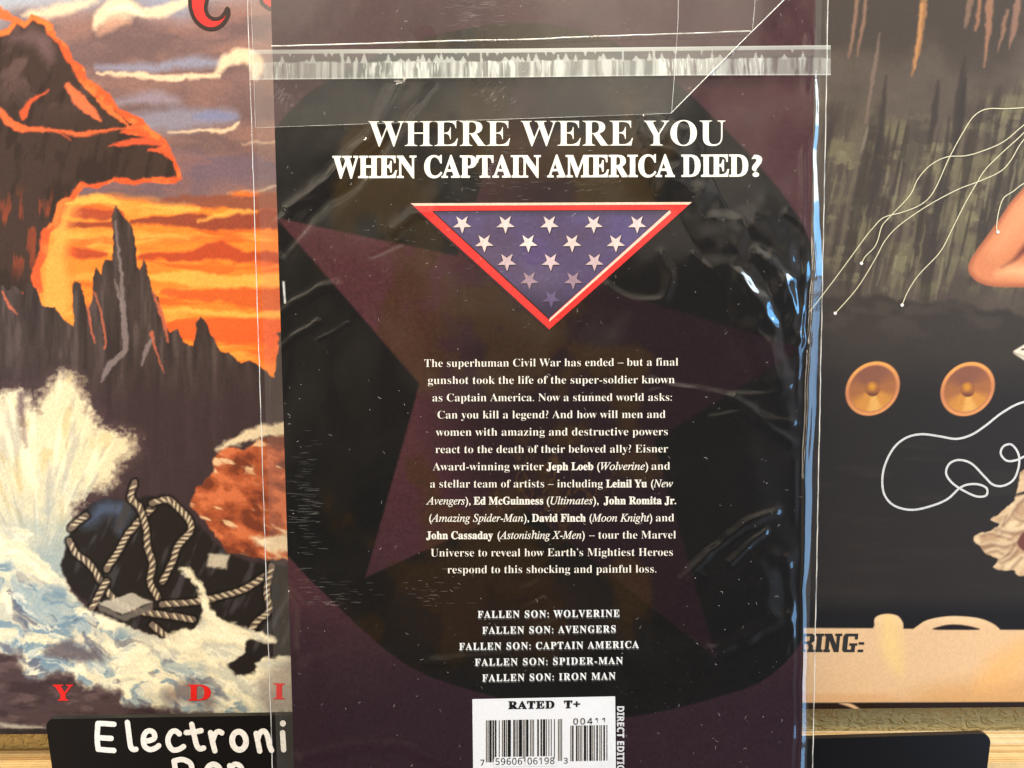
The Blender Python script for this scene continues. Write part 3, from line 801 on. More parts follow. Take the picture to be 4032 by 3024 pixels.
    # tan cut-out panel
    pan = [(2300, 2468), (3437, 2474)] + smooth_line([(3443, 2462), (3444, 2436), (3464, 2422), (3500, 2418), (3535, 2426), (3555, 2452), (3557, 2476)], 4) + [(3596, 2476)] + \
        smooth_line([(3610, 2466), (3650, 2442), (3720, 2428), (3790, 2427), (3860, 2436), (3910, 2456), (3940, 2480)], 4) + [(4400, 2480), (4400, 2762), (2300, 2770)]
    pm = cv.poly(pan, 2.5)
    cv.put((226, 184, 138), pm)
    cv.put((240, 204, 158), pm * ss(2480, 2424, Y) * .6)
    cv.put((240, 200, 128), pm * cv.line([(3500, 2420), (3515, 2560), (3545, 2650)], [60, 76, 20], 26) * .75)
    cv.put((208, 152, 92), pm * ss(2640, 2760, Y + (X - 3700) * .12) * ss(3420, 3700, X) * .75)
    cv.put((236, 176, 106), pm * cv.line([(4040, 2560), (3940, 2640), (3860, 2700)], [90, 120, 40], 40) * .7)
    cv.put((218, 166, 116), pm * cv.poly(smooth_line([(2300, 2734), (3440, 2732), (3490, 2738), (3506, 2764), (2300, 2770)], 4, True), 8) * .8)
    cv.put((34, 26, 26), cv.poly(smooth_line([(3672, 2478), (3720, 2462), (3765, 2459), (3820, 2466), (3856, 2479), (3760, 2480)], 4, True), 3))
    dk = ss(2766, 2771, Y + (X - 3400) * .006)
    cv.put((40, 26, 18), dk)
    cv.put((222, 180, 134), dk * cv.line([(3305, 2766), (3350, 2778), (3388, 2800), (3400, 2812)], [10, 14, 12, 8], 3))
    g = fbm(X / 8, Y / 8, 410, 2)
    cv.c *= (0.97 + 0.06 * g)[..., None]
    return cv.c

lp_r = thing('record_sleeve', 'dark record sleeve picturing a dripping cave with orange speakers and white cord', 'record sleeve', RIGHT)
rx, ry = span(RIGHT, 2300, 5450, 3080, 4090, -345, 2802, -40, 2802)
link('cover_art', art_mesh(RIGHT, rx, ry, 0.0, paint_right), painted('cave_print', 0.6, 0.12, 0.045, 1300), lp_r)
box('sleeve', rx[0], rx[-1], ry[0], ry[-1], -0.0032, -0.0001, card, lp_r)
cord_m = ink('white_cord_print', (206, 202, 196), 0.45)
str_m = ink('pale_string_print', (216, 206, 168), 0.45)
C3 = lambda pts: [(2832 + x / 1.8433, 1500 + y / 1.8433) for x, y in pts]
cord1 = smooth_line(C3([(2480, 120), (2212, 152), (2060, 225), (1930, 325), (1830, 390), (1720, 420), (1600, 402), (1470, 386), (1360, 410), (1270, 480), (1205, 600), (1182, 720), (1200, 830),
                        (1270, 905), (1390, 935), (1520, 912), (1650, 860), (1740, 780), (1800, 752), (1880, 750), (1940, 780), (1935, 830), (1870, 838), (1780, 800), (1690, 740), (1645, 670),
                        (1670, 600), (1740, 573), (1830, 600), (1920, 690), (1985, 752), (2060, 760), (2135, 715), (2172, 620), (2170, 530), (2120, 462), (2060, 475), (2042, 530), (2085, 578), (2150, 575), (2230, 540), (2480, 430)]), 7)
flat(RIGHT, ribbon(cord1, 8.5, False), 0.00012, 'printed_cord', cord_m, lp_r, 1e-7)
C1 = lambda pts: [(2832 + x / 1.8433, y / 1.8433) for x, y in pts]
strs = [C1([(2400, 770), (2212, 782), (2080, 790), (1940, 792), (1850, 840), (1780, 940), (1670, 1140), (1560, 1380), (1470, 1480), (1330, 1540), (1190, 1580), (1110, 1660), (1060, 1720), (900, 1940), (750, 2140), (600, 2330)]),
        C1([(2400, 760), (2212, 905), (2060, 1030), (1900, 1100), (1780, 1132), (1650, 1140), (1530, 1200), (1440, 1300), (1380, 1420), (1240, 1570), (1180, 1640), (1150, 1740), (1120, 1800), (1060, 1860), (1030, 1912)]),
        C1([(2400, 740), (2212, 960), (2050, 1110), (1930, 1230), (1860, 1340), (1780, 1480), (1690, 1660), (1600, 1830), (1450, 1990), (1370, 2110), (1325, 2215)]),
        C1([(2400, 860), (2212, 1010), (2110, 1170), (2030, 1250), (1880, 1318), (1720, 1380), (1500, 1500), (1300, 1640), (1200, 1750), (1130, 1880), (1000, 2090), (840, 2274)]),
        C1([(2400, 1240), (2212, 1330), (2130, 1390), (2060, 1440), (2025, 1540), (2010, 1650), (2020, 1685)])]
sp = []
for s_ in strs:
    sp += ribbon(smooth_line(s_, 6), 3.6, False)
flat(RIGHT, sp, 0.0002, 'printed_strings', str_m, lp_r, 5e-8)
dots = [strs[1][-1], strs[2][-1], strs[3][-1], strs[4][-1]]
dot_m = ink('white_dot_print', (240, 234, 222), 0.45)
for x, y in dots:
    flat(RIGHT, [[(x + 6.5 * math.cos(t * math.pi / 8), y + 6.5 * math.sin(t * math.pi / 8)) for t in range(16)]], 0.00026, 'printed_string_end', dot_m, lp_r)
def slab_type(shapes):
    out = []
    for sh in shapes:
        out.append([(2832 + (x + (h - 66) * .10) / 1.8433, 2124 + (816 - h) / 1.8433) for x, h in sh])
    return out
bar = lambda x0, x1, h0, h1: [(x0, h0), (x1, h0), (x1, h1), (x0, h1)]
ring = [bar(578, 618, 0, 134), bar(566, 630, 0, 20), bar(566, 672, 114, 134), [(640, 134), (668, 134), (690, 118), (690, 82), (672, 66), (640, 66), (640, 80), (654, 84), (654, 116), (640, 118)], bar(618, 660, 58, 76),
        [(640, 64), (668, 64), (682, 44), (684, 0), (650, 0), (650, 40)], bar(644, 692, 0, 18),
        bar(706, 742, 0, 134), bar(694, 754, 0, 19), bar(694, 754, 115, 134),
        bar(770, 798, 0, 134), bar(760, 808, 0, 18), bar(758, 806, 116, 134), [(776, 134), (812, 134), (872, 0), (838, 0)], bar(848, 872, 0, 134), bar(836, 886, 116, 134),
        bar(896, 932, 16, 118), [(896, 116), (910, 134), (1000, 134), (1000, 114), (912, 114)], bar(980, 1002, 92, 134), [(896, 18), (910, 0), (986, 0), (986, 18)], bar(960, 988, 0, 62), bar(944, 1002, 46, 64),
        bar(1012, 1052, 54, 72), bar(1010, 1050, 0, 18)]
flat(RIGHT, slab_type(ring), 0.00016, 'panel_lettering', ink('charcoal_print', (46, 40, 34), 0.5), lp_r, 1e-6)

# ================================================================== RECORDS FILED IN THE BIN (only their upper edges show)
def ray(px, py):
    return ROT @ np.array(((px - PW / 2) / FPX, -(py - PH / 2) / FPX, -1.0))
edge_mats = [ink('cream_sleeve_edge', c, 0.6, 0.85, 0.3, 0.1, 400) for c in ((236, 206, 150), (226, 190, 132), (240, 216, 170), (214, 176, 118))]
inner_m = ink('shade_brown_inner', (120, 78, 40), 0.7)  # brown stands in for the shade between the cream edges
def filed(x0, x1, py, count, pitch, yaw, label, group, ylean):
    d = ray((x0 + x1) / 2 if False else 2016, py)
    top = d[2] / d[1] * (WALL_Y - 0.004)
    wpx = (WALL_Y - 0.01) / FPX
    for k in range(count):
        yy = WALL_Y - 0.004 - k * pitch
        r_ = thing('record_sleeve_in_bin', label, 'record', None, group)
        r_.location = ((x0 + x1 - PW) / 2 * wpx, yy, top - 0.315 + rnd.uniform(-.0004, .0003))
        r_.rotation_euler = (rnd.uniform(-.004, .004), 0, yaw)
        w2 = 0.1575
        m_ = edge_mats[rnd.randrange(4)]
        th = pitch * rnd.uniform(.28, .42)
        box('cover', -w2, w2, 0, th * .5, 0, 0.315, m_, r_, 0.0001)
        box('cover', -w2, w2, -pitch * .52, -pitch * .52 + th * .5, 0, 0.3148, m_, r_, 0.0001)
        box('inner_sleeve', -w2 + .001, w2 - .001, -pitch * .40, -.0002, 0.001, 0.3128, inner_m, r_)
filed(-1060, 2160, 2943, 10, 0.0021, 0.0, 'cream edged record sleeve filed in the bin behind the lettered black card', 'records filed behind the lettered card', 0)
filed(2280, 5500, 2888, 13, 0.0019, -0.012, 'cream edged record sleeve filed in the bin behind the blank black card', 'records filed behind the blank card', 0)

# ================================================================== BLACK DIVIDER CARDS
plastic = ink('black_plastic', (22, 20, 20), 0.28, 0.85, 0.5, 0.1, 700, 0.02)
def round_rect(tl, tr, down, r=38, inward=0.0):
    (x0, y0), (x1, y1) = tl, tr
    pts = []
    for t in range(7):
        a = math.pi + t * math.pi / 12
        pts.append((x0 + r + r * math.cos(a), y0 + r + r * math.sin(a)))
    for t in range(7):
        a = -math.pi / 2 + t * math.pi / 12
        pts.append((x1 - r + r * math.cos(a), y1 + r + r * math.sin(a)))
    return pts + [(x1 - inward * down, y1 + down), (x0 + inward * down, y0 + down)]
CARD_L = Plane(0.262, math.radians(9), (700, 2900))
CARD_R = Plane(0.262, math.radians(9), (3500, 2960))
dl = thing('divider_card', 'black plastic divider card with white handwritten style lettering below the seascape sleeve', 'divider card', CARD_L)
slab(CARD_L, round_rect((182, 2831), (1760, 2806), 900, 30, 0.135), 0.0018, 0.0, 'card', plastic, dl)
dr_ = thing('divider_card', 'blank black plastic divider card below the cave picture sleeve', 'divider card', CARD_R)
slab(CARD_R, round_rect((2560, 2926), (3900, 2889), 900, 34, 0.12), 0.0018, 0.0, 'card', plastic, dr_)
C4 = lambda pts: [(x / 1.8433, 2124 + y / 1.8433) for x, y in pts]
def ell(cx, cy, rx_, ry_, tilt=0.0):
    return [(cx + rx_ * math.cos(t) * math.cos(tilt) - ry_ * math.sin(t) * math.sin(tilt), cy + rx_ * math.cos(t) * math.sin(tilt) + ry_ * math.sin(t) * math.cos(tilt))
            for t in np.linspace(0, 2 * math.pi, 26)]
hand = [[(712, 1336), (706, 1440), (714, 1522)], [(712, 1334), (770, 1336), (828, 1340)], [(706, 1436), (760, 1440), (808, 1442)], [(714, 1520), (770, 1526), (828, 1530)],
        [(926, 1326), (938, 1420), (950, 1500), (968, 1522), (988, 1520)],
        [(1046, 1462), (1085, 1458), (1122, 1440), (1118, 1402), (1088, 1386), (1056, 1402), (1042, 1446), (1052, 1498), (1088, 1522), (1130, 1512), (1154, 1494)],
        [(1304, 1408), (1278, 1388), (1246, 1396), (1222, 1440), (1228, 1490), (1258, 1524), (1300, 1520), (1334, 1500)],
        [(1394, 1338), (1412, 1420), (1430, 1490), (1452, 1516), (1480, 1510)], [(1354, 1398), (1410, 1394), (1462, 1384)],
        [(1530, 1398), (1546, 1470), (1562, 1530)], [(1548, 1452), (1566, 1404), (1592, 1390), (1612, 1400)],
        ell(1738, 1456, 50, 66, -0.1),
        [(1862, 1402), (1876, 1470), (1888, 1530)], [(1872, 1450), (1892, 1396), (1922, 1386), (1944, 1420), (1960, 1490), (1974, 1524)],
        [(2054, 1396), (2058, 1460), (2062, 1520)], [(2056, 1328), (2057, 1330)],
        [(2290, 1404), (2250, 1386), (2210, 1420), (2206, 1480), (2240, 1520), (2300, 1500)],
        [(1268, 1602), (1284, 1700), (1304, 1800)], [(1268, 1600), (1330, 1590), (1388, 1620), (1392, 1680), (1340, 1716), (1290, 1716)],
        ell(1556, 1690, 52, 66, -0.1),
        [(1672, 1632), (1690, 1740), (1712, 1850)], [(1676, 1660), (1708, 1622), (1752, 1640), (1764, 1700), (1730, 1752), (1696, 1752)]]
hp = []
for s_ in hand:
    w_ = 46 if len(s_) > 2 else 52
    hp += ribbon(smooth_line(C4(s_), 5), w_ / 1.8433 * (0.92 if len(s_) > 20 else 0.84), True)
flat(CARD_L, hp, 0.0001, 'lettering', ink('white_vinyl', (252, 250, 246), 0.4, 0.9), dl, 1e-6)

# ================================================================== COMIC BOOK
star_pts = [(2085, 180), (2250, 680), (2400, 1145), (3160, 1372), (2571, 1735), (2822, 2592), (2060, 1990), (1440, 2272), (1652, 1510), (1085, 856), (1800, 1008)]
disc_pts = smooth_line([(1070, 540), (1170, 410), (1290, 320), (1640, 160), (2060, 90), (2420, 170), (2740, 395), (3160, 880), (3230, 1300), (3260, 1900), (3200, 2420), (3040, 2655), (2800, 2752),
                        (2480, 2822), (2200, 2815), (1950, 2745), (1600, 2618), (1260, 2320), (1140, 2195), (1000, 2050), (930, 1500), (990, 800)], 4, True)
def paint_comic(X, Y):
    cv = Canvas(X, Y, (76, 44, 48))
    n = fbm(X / 300, Y / 300, 501)
    cv.put((64, 36, 43), ss(.4, .65, n) * .6)
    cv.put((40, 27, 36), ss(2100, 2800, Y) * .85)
    dm = cv.poly(disc_pts, 3)
    cv.put((19, 18, 18), dm)
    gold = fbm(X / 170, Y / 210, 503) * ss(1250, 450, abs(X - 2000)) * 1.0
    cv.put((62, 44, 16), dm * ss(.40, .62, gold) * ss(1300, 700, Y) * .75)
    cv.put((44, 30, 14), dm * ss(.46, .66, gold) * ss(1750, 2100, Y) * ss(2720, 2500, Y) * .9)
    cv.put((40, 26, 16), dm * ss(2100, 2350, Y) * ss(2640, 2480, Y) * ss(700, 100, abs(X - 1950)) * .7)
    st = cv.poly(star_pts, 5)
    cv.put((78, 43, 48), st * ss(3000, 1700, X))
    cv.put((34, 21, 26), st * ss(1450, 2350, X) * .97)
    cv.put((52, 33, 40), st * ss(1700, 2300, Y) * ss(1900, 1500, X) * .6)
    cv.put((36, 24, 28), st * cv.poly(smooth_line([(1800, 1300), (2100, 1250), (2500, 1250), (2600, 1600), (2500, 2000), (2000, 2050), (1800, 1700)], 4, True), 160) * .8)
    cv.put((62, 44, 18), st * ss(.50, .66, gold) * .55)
    # faint printed photograph: tan crackle low in the middle
    cr = abs(fbm(X / 70 + Y / 160, Y / 110 - X / 90, 505) - .5)
    cv.put((96, 70, 28), ss(.035, .0, cr) * cv.poly(smooth_line([(1950, 1800), (2150, 1720), (2300, 1800), (2420, 1900), (2250, 2060), (2000, 2060)], 4, True), 90) * .55)
    cv.put((225, 225, 225), cv.poly([(1112, 1108), (1120, 1108), (1126, 1195), (1119, 1195)], 2))
    g = fbm(X / 6, Y / 6, 510, 2)
    cv.c *= (0.86 + 0.28 * g)[..., None]
    return cv.c

comic = thing('comic_book', 'dark plum comic book back cover with triangular flag emblem and white text', 'comic book', COMIC)
# the comic's left and right edges in the plane's metres
cl = float(COMIC.local([1112], [1512])[0][0]); cr_ = float(COMIC.local([3186], [1512])[0][0])
ctop = float(COMIC.local([2016], [-60])[1][0]); cbot = ctop - 0.261
vbot = float(COMIC.local([2016], [3060])[1][0])
gx = np.arange(cl, cr_, 4 * PX); gy_ = np.concatenate((np.linspace(cbot, vbot, 12, endpoint=False), np.arange(vbot, ctop, 4 * PX)))
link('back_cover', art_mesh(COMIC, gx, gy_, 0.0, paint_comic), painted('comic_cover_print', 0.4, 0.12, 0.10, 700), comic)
box('pages', gx[0] + .0003, gx[-1] - .0003, gy_[0] + .0003, gy_[-1] - .0003, -0.0026, -0.0002, ink('page_edges', (222, 216, 205), 0.8), comic)
white = ink('white_print', (255, 252, 240), 0.4, 0.9, 0.3, 0.03)
lettering(COMIC, [('WHERE WERE YOU', 'serif', -0.004, 1.0, 1450, 2856, 576, 573, 98)], 0.00012, 'headline', white, comic)
lettering(COMIC, [('WHEN CAPTAIN AMERICA DIED', 'serif', 0.018, 0.98, 1309, 2946, 700, 694, 86), ('?', 'sans', 0.02, 1, 2958, 3001, 694, 693.5, 87)], 0.00012, 'headline', white, comic)

# folded flag emblem
emb = flat(COMIC, [[(1617, 801), (2724, 796), (2163, 1297)]], 0.0001, 'flag_emblem', ink('red_frame_print', (240, 52, 48), 0.4), comic)
flat(COMIC, [[(1617, 801), (2724, 796), (2712, 806), (1632, 811)], [(2636, 828), (2642, 838), (2163, 1267), (2163, 1256)]], 0.00022, 'frame_highlight', ink('pale_pink_print', (255, 214, 190), 0.4), emb)
flat(COMIC, [[(1703, 830), (2640, 826), (2636, 834), (1709, 838)], [(2163, 1260), (1704, 834), (1716, 840), (2165, 1252)], [(1617, 802), (1606, 804), (2156, 1302), (2163, 1297)]], 0.00018, 'frame_edge', ink('dark_edge_print', (52, 20, 26), 0.4), emb)
def paint_field(X, Y):
    cv = Canvas(X, Y, (84, 70, 106))
    cv.put((88, 80, 130), ss(.4, .7, fbm(X / 200, Y / 200, 520)) * .6)
    cv.put((82, 64, 88), ss(.45, .65, fbm(X / 160, Y / 160, 521)) * .5)
    cv.put((48, 38, 62), ss(1080, 1240, Y) * .9)
    cv.put((56, 50, 72), ss(862, 832, Y) * .7)
    return cv.c
TA, TB, TC = np.array((1708, 834.)), np.array((2633, 830.)), np.array((2163, 1252.))
N_ = 70
tv = []; ti = {}; tf = []
for i in range(N_ + 1):
    for j in range(N_ + 1 - i):
        ti[i, j] = len(tv); tv.append(TA + (TB - TA) * j / N_ + (TC - TA) * i / N_)
for i in range(N_):
    for j in range(N_ - i):
        tf.append((ti[i, j], ti[i + 1, j], ti[i, j + 1]))
        if j < N_ - i - 1: tf.append((ti[i + 1, j], ti[i + 1, j + 1], ti[i, j + 1]))
tv = np.array(tv); a_, b_ = COMIC.local(tv[:, 0], tv[:, 1])
me = mesh(np.stack((a_, b_, np.full_like(a_, .0002)), -1), tf)
fc = lin(paint_field(tv[:, 0], tv[:, 1])) * .85
at = me.attributes.new('paint', 'FLOAT_COLOR', 'POINT'); at.data.foreach_set('color', np.concatenate((fc, np.ones((len(fc), 1))), 1).astype(np.float32).ravel())
link('star_field', me, painted('blue_field_print', 0.4, 0.35, 0.12, 800), emb)
rows = [(884, [1820, 1990, 2163, 2337, 2508]), (958, [1907, 2080, 2252, 2424]), (1032, [1996, 2168, 2340]), (1104, [2084, 2256]), (1176, [2170])]
starc = [(228, 208, 204), (228, 206, 200), (206, 180, 182), (160, 132, 146), (98, 82, 122)]
shadow_m = ink('star_edge_print', (52, 40, 60), 0.4)
for (yy, xs), c in zip(rows, starc):
    m_ = ink('pale_star_print', c, 0.4)
    for x in xs:
        pts = []
        for t in range(10):
            a = math.pi / 2 + t * math.pi / 5 - 0.02
            r_ = 38 if t % 2 == 0 else 15
            pts.append((x + r_ * math.cos(a), yy + r_ * math.sin(a) - 1))
        s_ = flat(COMIC, [[(p[0] + 3, p[1] + 3) for p in pts], pts], 0.0003, 'star', m_, emb, 0.00005)
        s_.data.materials.append(shadow_m); s_.data.polygons[0].material_index = 1

# blurb
R_, B_, I_ = ('serif', -0.010), ('serif', 0.014), ('italic', 0.007)
def seg(s, st, xl, xr, yl, yr, sp=1.0, cap=30):
    return (s, st[0], st[1], sp, xl, xr, yl, yr, cap)
blurb = [seg('The superhuman Civil War has ended \u2013 but a final', R_, 1671, 2670, 1445, 1439.5),
         seg('gunshot took the life of the super-soldier known', R_, 1685, 2656, 1512, 1509),
         seg('as Captain America. Now a stunned world asks:', R_, 1703, 2645, 1580.5, 1578),
         seg('Can you kill a legend? And how will men and', R_, 1723, 2620, 1648, 1645.5),
         seg('women with amazing and destructive powers', R_, 1716, 2629, 1716, 1713.5),
         seg('react to the death of their beloved ally? Eisner', R_, 1715, 2630, 1784, 1781),
         seg('Award-winning writer', R_, 1704, 2140, 1852, 1851), seg('Jeph Loeb', B_, 2152, 2336, 1851, 1850), seg('(Wolverine)', I_, 2351, 2552, 1850, 1849.5), seg('and', R_, 2565, 2638, 1849.5, 1849),
         seg('a stellar team of artists \u2013 including', R_, 1694, 2373, 1919.5, 1918.5), seg('Leinil Yu', B_, 2386, 2547, 1918.5, 1918), seg('(New', I_, 2563, 2649, 1918, 1917.5),
         seg('Avengers),', I_, 1677, 1853, 1986, 1986), seg('Ed McGuinness', B_, 1865, 2139, 1986, 1985.5), seg('(Ultimates),', I_, 2153, 2357, 1985.5, 1985), seg('John Romita Jr.', B_, 2377, 2662, 1985, 1984.5),
         seg('(Amazing Spider-Man),', I_, 1690, 2083, 2054, 2053.5), seg('David Finch', B_, 2094, 2306, 2053.5, 2053), seg('(Moon Knight)', I_, 2321, 2568, 2053, 2052.7), seg('and', R_, 2582, 2654, 2052.7, 2052.5),
         seg('John Cassaday', B_, 1678, 1941, 2122, 2121.5), seg('(Astonishing X-Men)', I_, 1959, 2302, 2121.5, 2120.7), seg('\u2013 tour the Marvel', R_, 2319, 2661, 2120.7, 2120),
         seg('Universe to reveal how Earth\u2019s Mightiest Heroes', R_, 1696, 2649, 2191, 2188),
         seg('respond to this shocking and painful loss.', R_, 1762, 2584, 2257, 2254)]
blurb_m = ink('blurb_white_print', (246, 240, 228), 0.4, 0.9, 0.3, 0.03)
lettering(COMIC, blurb, 0.00012, 'blurb_text', blurb_m, comic)
F_ = ('serif', 0.006)
titles = [seg('FALLEN SON: WOLVERINE', F_, 1881, 2439, 2432, 2427, 1.2, 27), seg('FALLEN SON: AVENGERS', F_, 1899, 2424, 2494.5, 2488.5, 1.2, 27),
          seg('FALLEN SON: CAPTAIN AMERICA', F_, 1808, 2515, 2558, 2550, 1.2, 27), seg('FALLEN SON: SPIDER-MAN', F_, 1870, 2452, 2620, 2613, 1.2, 27),
          seg('FALLEN SON: IRON MAN', F_, 1899, 2423, 2682, 2673.5, 1.2, 27)]
tl_ = lettering(COMIC, titles, 0.00016, 'title_list', ink('list_white_print', (244, 246, 246), 0.4, 0.9, 0.3, 0.03), comic)
lettering(COMIC, titles, 0.00008, 'soft_drop_print', ink('grey_print', (112, 112, 114), 0.5), tl_, (2, 6))

# barcode label
lab = flat(COMIC, [[(1860, 2752), (2422, 2741), (2426, 3120), (1864, 3128)]], 0.00012, 'barcode_label', ink('white_label_print', (232, 234, 240), 0.4, 0.9, 0.3, 0.02), comic)
black = ink('black_print', (16, 15, 18), 0.45)
sk = lambda x: -(x - 1860) * 0.0185                 # the label's lines rise a little to the right
Lc = ['0001101', '0011001', '0010011', '0111101', '0100011', '0110001', '0101111', '0111011', '0110111', '0001011']
inv = lambda s: ''.join('1' if c == '0' else '0' for c in s)
Gc = [inv(c)[::-1] for c in Lc]
code = '759606061983'
bits = [('101', 1)] + [(Lc[int(d)], 1 if i == 0 else 0) for i, d in enumerate(code[:6])] + [('01010', 1)] + [(inv(Lc[int(d)]), 1 if i == 5 else 0) for i, d in enumerate(code[6:])] + [('101', 1)]
bars = []
x = 1914.0; mw = (2213 - 1914.0) / 95
for s_, guard in bits:
    for ch in s_:
        if ch == '1':
            y0 = 2836; y1 = 3001 if guard else 2981
            bars.append([(x, y0 + sk(x)), (x + mw, y0 + sk(x)), (x + mw, y1 + sk(x)), (x, y1 + sk(x))])
        x += mw
add = '00411'; ck = (3 * (0 + 4 + 1) + 9 * (0 + 1)) % 10
pat = ['GGLLL', 'GLGLL', 'GLLGL', 'GLLLG', 'LGGLL', 'LLGGL', 'LLLGG', 'LGLGL', 'LGLLG', 'LLGLG'][ck]
eb = '01011' + '01'.join((Lc if p == 'L' else Gc)[int(d)] for d, p in zip(add, pat))
x = 2243.0; mw = (2391 - 2243.0) / len(eb)
for ch in eb:
    if ch == '1': bars.append([(x, 2863 + sk(x)), (x + mw, 2863 + sk(x)), (x + mw, 3003 + sk(x)), (x, 3003 + sk(x))])
    x += mw
flat(COMIC, bars, 0.00022, 'barcode_bars', black, lab)
lettering(COMIC, [('RATED  T+', 'serif', 0.028, 1.12, 2001, 2284, 2790, 2786, 30)], 0.00022, 'rating_text', black, lab)
flat(COMIC, [[(1944, 2988), (2063, 2986), (2063, 3016), (1944, 3018)], [(2070, 2986), (2190, 2984), (2190, 3014), (2070, 3016)]], 0.00026, 'digit_gap', ink('label_white_print', (232, 234, 240), 0.4, 0.9, 0.3, 0.02), lab)
lettering(COMIC, [('7', 'thin', 0.004, 1, 1892, 1907, 3013, 3013, 24), ('59606', 'thin', 0.008, 1.1, 1951, 2056, 3010, 3008, 26), ('06198', 'thin', 0.008, 1.1, 2077, 2183, 3008, 3006, 26),
                  ('3', 'thin', 0.004, 1, 2220, 2235, 3004, 3004, 22), ('00411', 'thin', 0.006, 1.3, 2257, 2381, 2851, 2848, 24)], 0.0003, 'barcode_digits', black, lab)
# text running down beside the label
v, f = glyphs('DIRECT EDITION', 'sans', 0.02, 1.05)
h_ = glyphs('H', 'sans', 0.0, 1.0)[0][:, 1].max()
ln = v[:, 0].max() - v[:, 0].min()
a_, b_ = COMIC.local(2430 + (v[:, 1] / h_) * 27, 2780 + (v[:, 0] - v[:, 0].min()) / ln * 284)
me = mesh(np.stack((a_, b_, np.full_like(a_, .00012)), -1), f)
if me.polygons[0].normal.z < 0: me.flip_normals()
link('edition_text', me, ink('edition_white_print', (214, 216, 222), 0.4, 0.9), comic)

# ================================================================== PLASTIC BAG
bag = thing('plastic_bag', 'clear crinkled plastic bag with taped flap around the comic book', 'bag', COMIC)
LIFT = 0.0011
def fold_x(y):
    return np.interp(y, [-400, 0, 400, 800, 1030, 1400, 1700, 2100, 2300, 3024, 3400], [3212, 3210, 3202, 3190, 3194, 3180, 3168, 3158, 3152, 3148, 3146]) + (vn(y / 90, y * 0 + 3, 9) - .5) * 10
ridges = [  # points, width, height (photo pixels): creases and puffs of the film
    ([(1580, 330), (1470, 520), (1330, 680), (1180, 800), (1090, 900)], 34, 7), ([(1700, 330), (1560, 520), (1420, 700), (1240, 850), (1120, 990)], 26, -5),
    ([(1440, 560), (1300, 700), (1130, 820)], 14, 4),
    ([(1100, 1240), (1210, 1160), (1320, 1120)], 24, 6), ([(1100, 1380), (1180, 1310), (1250, 1270)], 20, 5), ([(1250, 1340), (1370, 1270)], 9, 2.5),
    ([(1560, 900), (1640, 840), (1680, 830)], 26, 6), ([(1470, 1010), (1580, 960)], 12, -3),
    ([(2980, 1020), (3050, 1090), (3100, 1210), (3128, 1350)], 40, 15), ([(2900, 1100), (2970, 1170), (3020, 1260)], 44, 13), ([(2980, 900), (3050, 980), (3080, 1100)], 80, 12),
    ([(3090, 840), (3150, 900), (3165, 1000), (3150, 1240), (3125, 1360)], 20, 3), ([(2610, 560), (2700, 740), (2830, 930), (2960, 1180), (3050, 1480)], -105, 12),
    ([(3040, 1300), (3070, 1500), (3110, 1640)], 40, 5),
    ([(2390, 1130), (2460, 1175), (2600, 1180), (2630, 1080), (2600, 1000)], 26, 4), ([(2720, 1000), (2820, 1090)], 12, 3),
    ([(2560, 1490), (2700, 1530), (2900, 1560), (3100, 1530)], 16, 2.5), ([(2560, 1540), (2760, 1530), (2960, 1600)], 14, 2), ([(2800, 1640), (2920, 1620), (2960, 1660)], 16, 2.5),
    ([(2880, 1570), (3000, 1640), (3110, 1670)], 22, 4), ([(2980, 1660), (3110, 1740)], 26, 4),
    ([(2690, 2270), (2850, 2120), (2960, 2040), (3050, 2005)], 24, 7), ([(2870, 2210), (2930, 2150), (3000, 2090)], 18, 6),
    ([(2600, 2390), (2740, 2260)], 40, 4), ([(2960, 2200), (3090, 2190)], 50, 5), ([(3000, 2260), (3010, 2380)], 60, 9), ([(2780, 2560), (2960, 2480), (3090, 2420)], 40, 7),
    ([(2680, 2500), (2900, 2520)], 30, -4), ([(3090, 2190), (3108, 2400), (3090, 2560)], 20, 3),
    ([(1960, 2300), (2040, 2330), (2120, 2300)], 46, 6), ([(2060, 2390), (2140, 2350)], 12, 5), ([(1950, 2420), (2080, 2480), (2180, 2450)], 40, 5),
    ([(1150, 2330), (1195, 2400), (1190, 2530)], 22, 6), ([(1220, 2590), (1500, 2570), (1800, 2600)], 40, 4), ([(1200, 2960), (1500, 2920), (1800, 3000)], 30, 7),
    ([(1700, 2600), (1900, 2580), (2100, 2560)], 24, 5), ([(2300, 2960), (2700, 2900), (3100, 2880)], 50, 5), ([(2480, 2720), (2800, 2700), (3060, 2640)], 60, 3)]
hx0, hx1 = 1000, 3240
